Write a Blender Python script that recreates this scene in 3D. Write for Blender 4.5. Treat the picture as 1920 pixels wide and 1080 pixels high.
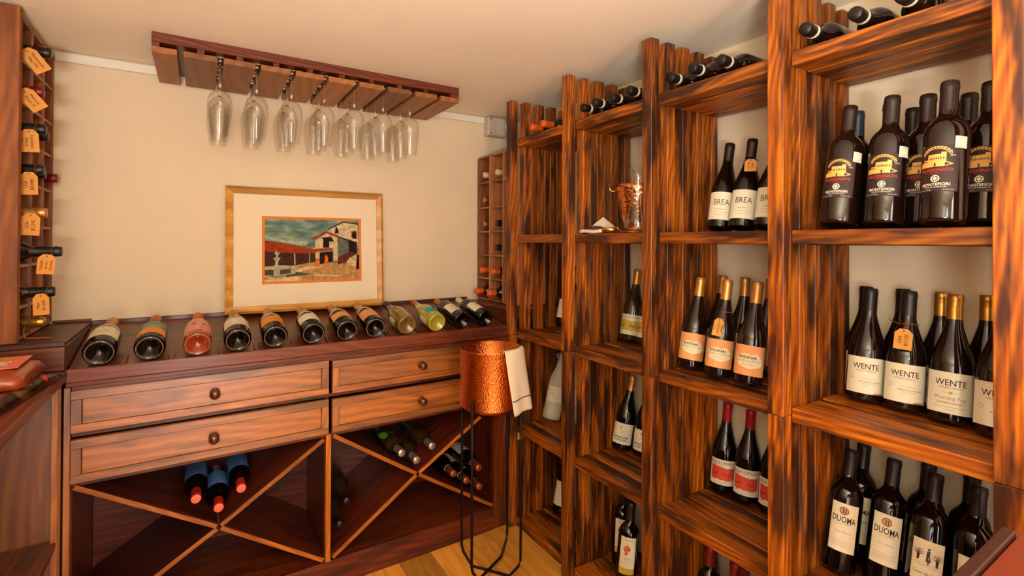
import bpy, bmesh, math, random
from mathutils import Vector, Matrix
S = bpy.context.scene
for o in list(bpy.data.objects): bpy.data.objects.remove(o, do_unlink=True)
COL = S.collection
PI = math.pi
random.seed(7)

# ------------------------------------------------------------------ camera
cam_d = bpy.data.cameras.new('camera'); cam = bpy.data.objects.new('camera', cam_d); COL.objects.link(cam)
YAW, PITCH, ROLL, F, CY, H = .5638, .0073, .0032, 926.93, 445.83, 1.35
fw = Vector((math.sin(YAW)*math.cos(PITCH), math.cos(YAW)*math.cos(PITCH), math.sin(PITCH)))
rt = Vector((math.cos(YAW), -math.sin(YAW), 0)); up = rt.cross(fw)
rt2 = rt*math.cos(ROLL) + up*math.sin(ROLL); up2 = -rt*math.sin(ROLL) + up*math.cos(ROLL)
cam.matrix_world = Matrix(((rt2.x, up2.x, -fw.x, 0), (rt2.y, up2.y, -fw.y, 0), (rt2.z, up2.z, -fw.z, H), (0, 0, 0, 1)))
cam_d.sensor_width = 36; cam_d.lens = F*36/1920; cam_d.shift_y = -(540-CY)/1920
cam_d.clip_start = .02
S.camera = cam

# ------------------------------------------------------------------ world, lights, exposure
w = bpy.data.worlds.new('world'); S.world = w; w.use_nodes = True
bg = w.node_tree.nodes['Background']; bg.inputs[0].default_value = (.9, .92, 1, 1); bg.inputs[1].default_value = 1.0
def area(name, loc, aim, sx, sy, power, col):
    l = bpy.data.lights.new(name, 'AREA'); l.shape = 'RECTANGLE'; l.size = sx; l.size_y = sy; l.energy = power; l.color = col
    o = bpy.data.objects.new(name, l); COL.objects.link(o); o.location = loc
    o.rotation_euler = (Vector(aim)-Vector(loc)).to_track_quat('-Z', 'Y').to_euler(); return o
area('door_daylight', (-.08, -2.22, 1.02), (-.08, 0, 1.02), .38, 1.86, 42, (1, .98, .93))
area('window_daylight', (-.90, -.85, 1.27), (1, -.85, 1.27), 1.02, 1.3, 34, (1, .97, .90))
pl_ = bpy.data.lights.new('pendant_light', 'POINT'); pl_.energy = 8; pl_.color = (1, .90, .74); pl_.shadow_soft_size = .11  # added fill for ceiling and walls, no known lamp hangs here
po_ = bpy.data.objects.new('pendant_light', pl_); COL.objects.link(po_); po_.location = (-.05, -.75, 1.60)
area('uplighter_light', (-.36, -.60, 1.06), (-.36, -.60, 3), .34, .34, 96, (1, .98, .90))  # added fill aimed upwards to brighten the ceiling, not a known lamp
S.view_settings.view_transform = 'Standard'; S.view_settings.look = 'None'
S.view_settings.gamma = 1; S.view_settings.use_curve_mapping = False
S.view_settings.exposure = -.12

# ------------------------------------------------------------------ materials
def srgb(c):
    return tuple((x/255/12.92 if x/255 <= .04045 else ((x/255+.055)/1.055)**2.4) for x in c)
MATS = {}
def plain(name, rgb, rough=.5, metal=0, coat=0, **kw):
    if name in MATS: return MATS[name]
    m = bpy.data.materials.new(name); m.use_nodes = True
    b = m.node_tree.nodes['Principled BSDF']
    b.inputs['Base Color'].default_value = (*srgb(rgb), 1); b.inputs['Roughness'].default_value = rough
    b.inputs['Metallic'].default_value = metal; b.inputs['Coat Weight'].default_value = coat; b.inputs['Coat Roughness'].default_value = .08
    for k, v in kw.items(): b.inputs[k.replace('_', ' ')].default_value = v
    nt = m.node_tree      # slight procedural mottling on everything
    tc = nt.nodes.new('ShaderNodeTexCoord'); n = nt.nodes.new('ShaderNodeTexNoise'); n.inputs['Scale'].default_value = 60
    nt.links.new(tc.outputs['Object'], n.inputs['Vector'])
    mr = nt.nodes.new('ShaderNodeMapRange'); mr.inputs[3].default_value = rough*.9; mr.inputs[4].default_value = min(1, rough*1.12)
    nt.links.new(n.outputs['Fac'], mr.inputs[0]); nt.links.new(mr.outputs[0], b.inputs['Roughness'])
    MATS[name] = m; return m
def wood(name, dark, mid, light, burn, burn_amt=.8, burn_lo=.48, burn_hi=.66, rough=.38, coat=.3, ring=26, spec=.5):
    m = bpy.data.materials.new(name); m.use_nodes = True; nt = m.node_tree; N = nt.nodes.new; L = nt.links.new
    b = nt.nodes['Principled BSDF']
    tc = N('ShaderNodeTexCoord'); oi = N('ShaderNodeObjectInfo')
    mul = N('ShaderNodeVectorMath'); mul.operation = 'MULTIPLY_ADD'
    comb = N('ShaderNodeCombineXYZ')
    for i, k in enumerate((37.3, 1.7, 2.3)):
        mm = N('ShaderNodeMath'); mm.operation = 'MULTIPLY'; mm.inputs[1].default_value = k; L(oi.outputs['Random'], mm.inputs[0]); L(mm.outputs[0], comb.inputs[i])
    mul.inputs[1].default_value = (1, 1, 1); L(tc.outputs['Object'], mul.inputs[0]); L(comb.outputs[0], mul.inputs[2])
    def mapped(sc):
        v = N('ShaderNodeVectorMath'); v.operation = 'MULTIPLY'; v.inputs[1].default_value = sc; L(mul.outputs[0], v.inputs[0]); return v.outputs[0]
    fine = N('ShaderNodeTexNoise'); fine.inputs['Scale'].default_value = 1; fine.inputs['Detail'].default_value = 4; L(mapped((4, 150, 150)), fine.inputs['Vector'])
    # warped growth rings
    warp = N('ShaderNodeTexNoise'); warp.inputs['Scale'].default_value = 1; warp.inputs['Detail'].default_value = 2; L(mapped((1.6, 5, 5)), warp.inputs['Vector'])
    wv = N('ShaderNodeVectorMath'); wv.operation = 'MULTIPLY_ADD'; wv.inputs[1].default_value = (.0, .10, .10)
    L(warp.outputs['Color'], wv.inputs[0]); L(mapped((.1, 1, 1)), wv.inputs[2])
    wave = N('ShaderNodeTexWave'); wave.wave_type = 'BANDS'; wave.bands_direction = 'DIAGONAL'; wave.inputs['Scale'].default_value = ring; wave.inputs['Distortion'].default_value = 1.5
    wave.inputs['Detail'].default_value = 2; L(wv.outputs[0], wave.inputs['Vector'])
    big = N('ShaderNodeTexNoise'); big.inputs['Scale'].default_value = 1; big.inputs['Detail'].default_value = 3; big.inputs['Roughness'].default_value = .55; L(mapped((3.8, 22, 22)), big.inputs['Vector'])
    mx = N('ShaderNodeMath'); mx.operation = 'MULTIPLY_ADD'; mx.inputs[1].default_value = .24; L(wave.outputs['Fac'], mx.inputs[0])
    f2 = N('ShaderNodeMath'); f2.operation = 'MULTIPLY'; f2.inputs[1].default_value = .76; L(fine.outputs['Fac'], f2.inputs[0]); L(f2.outputs[0], mx.inputs[2])
    cr = N('ShaderNodeValToRGB'); e = cr.color_ramp.elements
    e[0].position = .22; e[0].color = (*srgb(dark), 1); e[1].position = .78; e[1].color = (*srgb(light), 1)
    el = e.new(.5); el.color = (*srgb(mid), 1); L(mx.outputs[0], cr.inputs[0])
    br = N('ShaderNodeMapRange'); br.interpolation_type = 'SMOOTHSTEP'; br.inputs[1].default_value = burn_lo; br.inputs[2].default_value = burn_hi; br.inputs[4].default_value = burn_amt
    L(big.outputs['Fac'], br.inputs[0])
    mix = N('ShaderNodeMix'); mix.data_type = 'RGBA'; mix.inputs[7].default_value = (*srgb(burn), 1)
    L(br.outputs[0], mix.inputs[0]); L(cr.outputs[0], mix.inputs[6])
    # piece to piece variation
    hs = N('ShaderNodeHueSaturation'); vr = N('ShaderNodeMapRange'); vr.inputs[3].default_value = .55; vr.inputs[4].default_value = 1.2
    L(oi.outputs['Random'], vr.inputs[0]); L(vr.outputs[0], hs.inputs['Value']); L(mix.outputs[2], hs.inputs['Color'])
    L(hs.outputs[0], b.inputs['Base Color'])
    rr = N('ShaderNodeMapRange'); rr.inputs[3].default_value = rough*.75; rr.inputs[4].default_value = rough*1.3; L(fine.outputs['Fac'], rr.inputs[0]); L(rr.outputs[0], b.inputs['Roughness'])
    bp_ = N('ShaderNodeBump'); bp_.inputs['Strength'].default_value = .25; bp_.inputs['Distance'].default_value = .001; L(mx.outputs[0], bp_.inputs['Height']); L(bp_.outputs[0], b.inputs['Normal'])
    b.inputs['Coat Weight'].default_value = coat; b.inputs['Coat Roughness'].default_value = .22; b.inputs['Specular IOR Level'].default_value = spec
    MATS[name] = m; return m
def plaster(name, rgb, var=.06, bump=.35):
    m = bpy.data.materials.new(name); m.use_nodes = True; nt = m.node_tree; N = nt.nodes.new; L = nt.links.new
    b = nt.nodes['Principled BSDF']; tc = N('ShaderNodeTexCoord')
    n1 = N('ShaderNodeTexNoise'); n1.inputs['Scale'].default_value = 2.2; n1.inputs['Detail'].default_value = 5; L(tc.outputs['Object'], n1.inputs['Vector'])
    n2 = N('ShaderNodeTexNoise'); n2.inputs['Scale'].default_value = 140; n2.inputs['Detail'].default_value = 4; L(tc.outputs['Object'], n2.inputs['Vector'])
    mr = N('ShaderNodeMapRange'); mr.inputs[1].default_value = .3; mr.inputs[2].default_value = .7; mr.inputs[3].default_value = 1-var; mr.inputs[4].default_value = 1+var; L(n1.outputs['Fac'], mr.inputs[0])
    hs = N('ShaderNodeHueSaturation'); hs.inputs['Color'].default_value = (*srgb(rgb), 1); L(mr.outputs[0], hs.inputs['Value']); L(hs.outputs[0], b.inputs['Base Color'])
    bp_ = N('ShaderNodeBump'); bp_.inputs['Strength'].default_value = bump; bp_.inputs['Distance'].default_value = .002; L(n2.outputs['Fac'], bp_.inputs['Height']); L(bp_.outputs[0], b.inputs['Normal'])
    b.inputs['Roughness'].default_value = .9; b.inputs['Specular IOR Level'].default_value = .2
    MATS[name] = m; return m
def hammered(name, rgb, rough=.16, scale=110, strength=.7):
    m = bpy.data.materials.new(name); m.use_nodes = True; nt = m.node_tree; N = nt.nodes.new; L = nt.links.new
    b = nt.nodes['Principled BSDF']; b.inputs['Base Color'].default_value = (*srgb(rgb), 1); b.inputs['Metallic'].default_value = 1; b.inputs['Roughness'].default_value = rough
    tc = N('ShaderNodeTexCoord'); v = N('ShaderNodeTexVoronoi'); v.feature = 'SMOOTH_F1'; v.inputs['Scale'].default_value = scale; v.inputs['Smoothness'].default_value = .4
    L(tc.outputs['Object'], v.inputs['Vector']); bp_ = N('ShaderNodeBump'); bp_.inputs['Strength'].default_value = strength; bp_.inputs['Distance'].default_value = .0025
    L(v.outputs['Distance'], bp_.inputs['Height']); L(bp_.outputs[0], b.inputs['Normal']); MATS[name] = m; return m
def glass(name, rgb=(255, 255, 255), rough=0.0, ior=1.45):
    m = bpy.data.materials.new(name); m.use_nodes = True; b = m.node_tree.nodes['Principled BSDF']
    b.inputs['Base Color'].default_value = (*srgb(rgb), 1); b.inputs['Roughness'].default_value = rough; b.inputs['Transmission Weight'].default_value = 1; b.inputs['IOR'].default_value = ior
    MATS[name] = m; return m

def thin_glass(name):
    m = bpy.data.materials.new(name); m.use_nodes = True; nt = m.node_tree; nt.nodes.clear(); N = nt.nodes.new; L = nt.links.new
    out = N('ShaderNodeOutputMaterial'); mx = N('ShaderNodeMixShader'); tr_ = N('ShaderNodeBsdfTransparent'); gl = N('ShaderNodeBsdfGlossy'); fr = N('ShaderNodeLayerWeight'); pw = N('ShaderNodeMath'); pw.operation = 'POWER'; pw.inputs[1].default_value = 3.2
    tr_.inputs[0].default_value = (.965, .965, .955, 1); gl.inputs['Roughness'].default_value = .02; fr.inputs[0].default_value = .5
    mu = N('ShaderNodeMath'); mu.operation = 'MULTIPLY_ADD'; mu.inputs[1].default_value = .75; mu.inputs[2].default_value = .075; mu.use_clamp = True
    L(fr.outputs['Facing'], pw.inputs[0]); L(pw.outputs[0], mu.inputs[0]); L(mu.outputs[0], mx.inputs[0]); L(tr_.outputs[0], mx.inputs[1]); L(gl.outputs[0], mx.inputs[2]); L(mx.outputs[0], out.inputs[0])
    MATS[name] = m; return m
M_THIN = thin_glass('thin_clear_glass')
W_RACK = wood('torched_pine', (106, 42, 2), (160, 78, 4), (202, 120, 8), (44, 12, 2), .92, .43, .62, rough=.48, coat=.06, ring=34)
W_CAB = wood('lacquered_pine', (132, 64, 10), (166, 92, 18), (196, 122, 34), (82, 32, 4), .7, .50, .68, rough=.34, coat=.9, ring=18)
_b = W_CAB.node_tree.nodes['Principled BSDF']; _b.inputs['Coat Weight'].default_value = 1; _b.inputs['Coat Roughness'].default_value = .36; _b.inputs['Coat IOR'].default_value = 1.85
W_DARK = wood('dark_stained_wood', (80, 28, 8), (106, 42, 12), (134, 60, 18), (50, 14, 4), .6, .48, .66, rough=.40, coat=.4, ring=24)
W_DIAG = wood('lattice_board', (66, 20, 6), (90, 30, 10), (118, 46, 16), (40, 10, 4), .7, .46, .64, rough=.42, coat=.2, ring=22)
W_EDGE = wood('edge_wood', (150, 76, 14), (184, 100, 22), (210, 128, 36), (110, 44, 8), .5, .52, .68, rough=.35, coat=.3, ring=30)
W_PLANK = wood('rack_underside', (136, 78, 32), (158, 96, 44), (176, 112, 56), (120, 66, 26), .4, .5, .66, rough=.5, coat=.1, ring=14)  # lighter than the rack wood: floor bounce on the underside put into the colour
W_END = wood('aged_end_board', (112, 54, 14), (140, 74, 20), (164, 94, 30), (84, 36, 8), .6, .48, .68, rough=.62, coat=0, ring=22)
W_HANG = wood('mahogany_stain', (76, 26, 10), (104, 42, 18), (140, 62, 24), (50, 14, 6), .6, .5, .66, rough=.4, coat=.2, ring=40)
W_GRID = wood('grid_rack_wood', (136, 76, 40), (164, 100, 58), (190, 126, 78), (96, 44, 18), .6, .5, .68, rough=.45, coat=.15, ring=30)
W_FLOOR = wood('oak_floor_board', (224, 142, 46), (238, 162, 60), (248, 184, 88), (200, 112, 32), .5, .5, .7, rough=.4, coat=.1, ring=14)
M_WALL = plaster('wall_plaster', (226, 207, 177), .03, .3)
M_CEIL = plaster('ceiling_plaster', (250, 238, 216), .04, .35)
M_WHITE = plain('white_plastic', (232, 226, 212), .45)
M_BOX = plain('grey_plastic', (196, 186, 170), .5)
M_GLASS = plain('dark_bottle_glass', (12, 6, 5), .06, 0, .15, Specular_IOR_Level=.5)
M_OLIVE = plain('olive_bottle_glass', (48, 34, 12), .06, 0, .15, Specular_IOR_Level=.5)
M_BROWNG = plain('brown_bottle_glass', (24, 10, 6), .07, 0, .15, Specular_IOR_Level=.5)
M_MIXG = plain('pale_empty_glass', (150, 132, 96), .08, 0, .6)
M_ROSE = plain('rose_wine_glass', (150, 52, 18), .06, 0, .8)
M_YELG = plain('yellow_green_glass', (158, 148, 44), .06, 0, .8)
M_AMBG = plain('amber_glass', (112, 84, 34), .06, 0, .8)
M_CAPBLK = plain('black_foil', (26, 18, 18), .38, .1)
M_CAPBRN = plain('brown_black_foil', (36, 20, 16), .36, .1)
M_CAPBLU = plain('navy_foil', (26, 44, 62), .38, .2)
M_CAPGLD = plain('gold_foil', (204, 142, 74), .34, .7)
M_CAPBRS = plain('brass_screw_cap', (190, 140, 62), .3, .85)
M_CAPRED = plain('red_foil', (176, 30, 32), .35, .2)
M_CAPBUR = plain('burgundy_foil', (120, 22, 26), .35, .2)
M_CAPORG = plain('orange_foil', (226, 96, 28), .4, .1)
M_CAPCOR = plain('coral_foil', (206, 44, 34), .4, .1)
M_CAPCORT = plain('coral_foil_top', (240, 118, 84), .45)
M_CAPSIL = plain('silver_screw_cap', (196, 190, 182), .28, .8)
M_CAPCOP = plain('copper_foil', (196, 104, 62), .32, .7)
M_CAPCRM = plain('cream_foil', (214, 196, 148), .45)
M_PAPER = plain('cream_label_paper', (222, 206, 172), .75)
M_PAPERW = plain('white_label_paper', (228, 216, 188), .7)
M_PEACH = plain('peach_label_paper', (222, 150, 92), .6)
M_ORANGEL = plain('orange_label', (222, 140, 44), .6)
M_PINKL = plain('pink_label', (222, 150, 124), .6)
M_TEAL = plain('teal_label', (40, 150, 150), .6)
M_GREYT = plain('grey_teal_label', (120, 134, 116), .6)
M_BLUEL = plain('blue_label', (84, 146, 226), .6)
M_DARKL = plain('dark_label', (44, 22, 18), .6)
M_YELL = plain('mustard_print', (196, 162, 48), .65)
M_CORALP = plain('coral_print', (220, 70, 42), .65)
M_BRONZE = plain('bronze_ink', (196, 142, 92), .5)
M_INK = plain('black_ink', (30, 22, 18), .7)
M_GREYINK = plain('grey_ink', (140, 122, 100), .7)
M_GOLDINK = plain('gold_ink', (226, 168, 84), .5)
M_REDINK = plain('red_ink', (206, 52, 26), .6)
M_DREDINK = plain('dark_red_ink', (140, 30, 20), .6)
M_WHITEINK = plain('white_ink', (228, 214, 190), .6)
M_GREENL = plain('leaf_green', (100, 176, 30), .6)
M_KRAFT = plain('kraft_card', (214, 146, 66), .85)
M_TWINE = plain('jute_twine', (150, 84, 44), .9)
M_TISSUE = plain('white_tissue_paper', (196, 184, 160), .85)
M_COPPER = hammered('hammered_copper', (232, 134, 66), .27, 170, .55)
_nt = M_COPPER.node_tree; _tg = _nt.nodes.new('ShaderNodeTangent'); _tg.direction_type = 'RADIAL'; _tg.axis = 'Z'
_b = _nt.nodes['Principled BSDF']; _b.inputs['Anisotropic'].default_value = 1; _b.inputs['Anisotropic Rotation'].default_value = .25; _nt.links.new(_tg.outputs[0], _b.inputs['Tangent'])
M_COPPERS = plain('smooth_copper', (222, 122, 44), .16, 1)
M_COPPER2 = hammered('hammered_copper_small', (228, 148, 84), .18, 90, .5)
M_BRASS = plain('polished_brass', (214, 168, 84), .2, 1)
M_IRON = plain('black_iron', (24, 18, 17), .45, .6)
M_CLOTH = plain('linen_cloth', (226, 210, 182), .95)
M_CLOTHD = plain('dark_stripe_cloth', (58, 42, 46), .95)
M_NAPKIN = plain('white_napkin', (226, 214, 196), .95)
M_CLEAR = glass('clear_glass')
M_CELLO = glass('cellophane', (255, 236, 220), .12, 1.15)
M_KNOB = plain('bronze_knob', (96, 44, 22), .25, .35, .5)
M_GILT = wood('gilt_frame', (176, 116, 44), (204, 144, 62), (224, 170, 86), (150, 90, 32), .4, .52, .7, rough=.42, coat=.1, ring=8)
M_MATB = plain('cream_mat_board', (232, 214, 184), .85)
M_MATO = plain('orange_mat_edge', (222, 122, 38), .8)

# ------------------------------------------------------------------ mesh helpers
def link(o, parent=None):
    COL.objects.link(o)
    if parent is not None: o.parent = parent
    return o
def from_bm(bm, name, mats, parent=None, smooth=False, loc=None):
    me = bpy.data.meshes.new(name); bm.to_mesh(me); bm.free()
    for m in (mats if isinstance(mats, (list, tuple)) else [mats]): me.materials.append(m)
    if smooth:
        for p in me.polygons: p.use_smooth = True
    o = bpy.data.objects.new(name, me); link(o, parent)
    if loc is not None: o.location = loc
    return o
def tag(o, label=None, cat=None, group=None, kind=None):
    if label: o['label'] = label
    if cat: o['category'] = cat
    if group: o['group'] = group
    if kind: o['kind'] = kind
    return o
def thing(name, label, cat, loc=(0, 0, 0), group=None):
    o = bpy.data.objects.new(name, None); COL.objects.link(o); o.empty_display_size = .05; o.location = loc
    return tag(o, label, cat, group)
BOXES = {}
def box_mesh(lx, ly, lz, bev, mat):
    key = (round(lx, 4), round(ly, 4), round(lz, 4), bev, mat.name)
    if key in BOXES: return BOXES[key]
    bm = bmesh.new(); bmesh.ops.create_cube(bm, size=1)
    for v in bm.verts: v.co = Vector((v.co.x*lx, v.co.y*ly, v.co.z*lz))
    if bev: bmesh.ops.bevel(bm, geom=bm.edges[:], offset=min(bev, min(lx, ly, lz)*.3), segments=1, affect='EDGES')
    me = bpy.data.meshes.new('board'); bm.to_mesh(me); bm.free(); me.materials.append(mat); BOXES[key] = me; return me
def board(name, x0, x1, y0, y1, z0, z1, mat, parent=None, bev=.0015, axis=None):
    d = (x1-x0, y1-y0, z1-z0); c = Vector(((x0+x1)/2, (y0+y1)/2, (z0+z1)/2))
    if axis is None: axis = d.index(max(d))
    if axis == 0: L, rot = d, (0, 0, 0)
    elif axis == 1: L, rot = (d[1], d[0], d[2]), (0, 0, PI/2)
    else: L, rot = (d[2], d[1], d[0]), (0, -PI/2, 0)
    o = bpy.data.objects.new(name, box_mesh(*L, bev, mat)); link(o, parent)
    o.rotation_euler = rot; o.location = c - (parent.location if parent is not None else Vector())
    return o
def bm_box(bm, x0, x1, y0, y1, z0, z1, mi=0):
    r = bmesh.ops.create_cube(bm, size=1)
    for v in r['verts']: v.co = Vector(((x0+x1)/2+v.co.x*(x1-x0), (y0+y1)/2+v.co.y*(y1-y0), (z0+z1)/2+v.co.z*(z1-z0)))
    for f in {f for v in r['verts'] for f in v.link_faces}: f.material_index = mi
def lathe_bm(prof, seg=28, bm=None, mi=0):
    bm = bm or bmesh.new(); rings = []
    for r, z in prof:
        if r < 1e-6: rings.append([bm.verts.new((0, 0, z))])
        else: rings.append([bm.verts.new((r*math.cos(2*PI*i/seg), r*math.sin(2*PI*i/seg), z)) for i in range(seg)])
    for a, b in zip(rings, rings[1:]):
        for i in range(seg):
            j = (i+1) % seg
            vs = [a[0], b[j], b[i]] if len(a) == 1 else ([a[i], a[j], b[0]] if len(b) == 1 else [a[i], a[j], b[j], b[i]])
            if len(set(vs)) > 2:
                f = bm.faces.new(vs); f.smooth = True; f.material_index = mi
    return bm
def tube_bm(pts, r, seg=8, bm=None, closed=False):
    bm = bm or bmesh.new(); pts = [Vector(p) for p in pts]; n = len(pts); rings = []
    for i, p in enumerate(pts):
        t = (pts[(i+1) % n]-pts[i-1]) if closed else (pts[min(i+1, n-1)]-pts[max(i-1, 0)])
        t.normalize(); a = Vector((0, 0, 1)) if abs(t.z) < .9 else Vector((1, 0, 0)); u = t.cross(a).normalized(); v = t.cross(u)
        rings.append([bm.verts.new(p+r*(math.cos(2*PI*k/seg)*u+math.sin(2*PI*k/seg)*v)) for k in range(seg)])
    for i in range(n if closed else n-1):
        a, b = rings[i], rings[(i+1) % n]
        for k in range(seg):
            f = bm.faces.new((a[k], a[(k+1) % seg], b[(k+1) % seg], b[k])); f.smooth = True
    if not closed:
        bm.faces.new(rings[0]); bm.faces.new(rings[-1][::-1])
    bmesh.ops.recalc_face_normals(bm, faces=bm.faces[:])
    return bm
def quad_sheet(fn, nu, nv, thick=0):
    """surface from fn(u,v); with thickness a closed thin solid"""
    bm = bmesh.new(); g = [[bm.verts.new(fn(i/nu, j/nv)) for j in range(nv+1)] for i in range(nu+1)]
    for i in range(nu):
        for j in range(nv):
            f = bm.faces.new((g[i][j], g[i+1][j], g[i+1][j+1], g[i][j+1])); f.smooth = True
    bmesh.ops.recalc_face_normals(bm, faces=bm.faces[:])
    if thick: bmesh.ops.solidify(bm, geom=bm.faces[:], thickness=thick)
    return bm
def children_of(o): return list(o.children)
def dup(o, label=None, group=None, parent=None):
    c = o.copy(); COL.objects.link(c); c.parent = parent
    for ch in children_of(o): dup(ch, parent=c)
    if label: c['label'] = label
    if group: c['group'] = group
    return c

# ---- print on cylinders / planes ------------------------------------------------
TXT = {}
def text_polys(s, size, bold=0, sx=1.0):
    """triangulated outline of a string, centred, as list of polygons"""
    key = (s, bold)
    if key not in TXT:
        cu = bpy.data.curves.new('t', 'FONT'); cu.body = s; cu.size = 1; cu.offset = bold; cu.resolution_u = 2
        cu.align_x = 'CENTER'; cu.align_y = 'CENTER'
        o = bpy.data.objects.new('t', cu); COL.objects.link(o); dg = bpy.context.evaluated_depsgraph_get()
        me = bpy.data.meshes.new_from_object(o.evaluated_get(dg))
        TXT[key] = ([tuple(v.co)[:2] for v in me.vertices], [tuple(p.vertices) for p in me.polygons])
        bpy.data.objects.remove(o); bpy.data.curves.remove(cu); bpy.data.meshes.remove(me)
    V, P = TXT[key]
    return [(x*size*sx, y*size) for x, y in V], P
def el_geo(e):
    k = e[0]
    if k == 'text':
        _, s, size, x, y = e[:5]; bold = e[5] if len(e) > 5 else 0; sx = e[6] if len(e) > 6 else 1; ang = e[7] if len(e) > 7 else 0
        V, P = text_polys(s, size, bold, sx); c, s_ = math.cos(ang), math.sin(ang)
        return [(x+a*c-b*s_, y+a*s_+b*c) for a, b in V], P
    if k == 'rect':
        _, x, y, w_, h = e[:5]; n = max(1, int(w_/.006)); V = []
        for i in range(n+1): V += [(x-w_/2+w_*i/n, y-h/2), (x-w_/2+w_*i/n, y+h/2)]
        return V, [(2*i, 2*i+2, 2*i+3, 2*i+1) for i in range(n)]
    if k == 'ring':
        _, x, y, r0, r1 = e; n = 20; V = []
        for i in range(n): a = 2*PI*i/n; V += [(x+r0*math.cos(a), y+r0*math.sin(a)), (x+r1*math.cos(a), y+r1*math.sin(a))]
        return V, [(2*i, 2*i+1, (2*i+3) % (2*n), (2*i+2) % (2*n)) for i in range(n)]
    if k == 'poly':
        if len(e) > 2: return list(e[1]), [tuple(range(len(e[1])))]
        bm = bmesh.new(); f = bm.faces.new([bm.verts.new((a, b, 0)) for a, b in e[1]])
        if f.calc_area() < 2e-5 or f.normal.z == 2:
            bm.free(); return list(e[1]), [tuple(range(len(e[1])))]
        f.normal_update()
        bmesh.ops.triangulate(bm, faces=[f])
        for x_ in [-.036+.006*i for i in range(13)]:
            bmesh.ops.bisect_plane(bm, geom=bm.verts[:]+bm.edges[:]+bm.faces[:], plane_co=(x_, 0, 0), plane_no=(1, 0, 0))
        bm.verts.index_update(); V = [(v.co.x, v.co.y) for v in bm.verts]; P = [tuple(v.index for v in q.verts) for q in bm.faces]; bm.free(); return V, P
def prints(els, mapf, mats, name, parent, each=False):
    """els: list of (material, element, layer)"""
    bym = {}
    for i, (m, e, *ly) in enumerate(els): bym.setdefault((m.name, i if each else 0), []).append((e, ly[0] if ly else 0))
    for (mn, _), lst in bym.items():
        V = []; P = []
        for e, ly in lst:
            v, p = el_geo(e); o = len(V); V += [mapf(a, b, ly) for a, b in v]; P += [tuple(i+o for i in q) for q in p]
        me = bpy.data.meshes.new(name); me.from_pydata(V, [], P); me.materials.append(MATS[mn])
        link(bpy.data.objects.new(name, me), parent)
def cyl_map(r):
    def f(x, y, ly=0):
        R = r+.0009+.0002*ly; a = x/r; return (R*math.cos(a), R*math.sin(a), y)
    return f      # +x of the print runs counter-clockwise = to the right seen from outside
def label_patch(r, z0, z1, half, mat, parent, name='label', seg=14, c=0):
    def f(u, v): a = c-half+2*half*u; return (r*math.cos(a), r*math.sin(a), z0+(z1-z0)*v)
    bm = quad_sheet(f, seg, 1); return from_bm(bm, name, mat, parent)

# ------------------------------------------------------------------ bottle profiles
def prof_burg(L, r):
    k = L/.295
    return [(0, .018), (.016, .014), (.028, .005), (.033, .0005), (r-.004, 0), (r-.001, .003), (r, .008), (r, .118*k), (r*.985, .13*k), (r*.93, .145*k), (r*.82, .162*k), (r*.68, .18*k), (r*.54, .2*k), (.0175, .22*k), (.0150, .24*k), (.0143, .27*k), (.0143, L-.002), (0, L-.002)], .118*k
def prof_bord(L, r):
    return [(0, .02), (.014, .016), (.026, .005), (.031, .0005), (r-.004, 0), (r-.001, .003), (r, .008), (r*1.0, .185), (r*.985, .194), (r*.93, .203), (r*.80, .213), (r*.62, .221), (r*.46, .230), (.0152, .243), (.0145, .27), (.0145, L-.002), (0, L-.002)], .185
def prof_champ(L, r):
    return [(0, .026), (.012, .023), (.022, .012), (.030, .003), (.034, .0006), (r-.006, 0), (r-.0015, .004), (r, .010), (r, .125), (r*.985, .14), (r*.93, .155), (r*.83, .172), (r*.69, .19), (r*.54, .21), (r*.42, .232), (.0152, .255), (.0145, .28), (.0145, L-.002), (0, L-.002)], .125
PROF = {'burg': prof_burg, 'bord': prof_bord, 'champ': prof_champ}
def capsule_prof(kind, L):
    if kind == 'screw':
        return [(.0156, L-.062), (.0156, L-.030), (.0150, L-.028), (.0158, L-.026), (.0150, L-.023), (.0158, L-.021), (.0150, L-.018), (.0158, L-.016), (.0158, L-.0015), (.0146, L), (0, L)]
    if kind == 'champ':
        return [(.0188, L-.085), (.0170, L-.07), (.0162, L-.045), (.0195, L-.034), (.0172, L-.028), (.0178, L-.010), (.0165, L-.001), (0, L)]
    return [(.0160, L-.066), (.0156, L-.02), (.0164, L-.017), (.0166, L-.010), (.0158, L-.008), (.0158, L-.002), (.0145, L), (0, L)]
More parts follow.
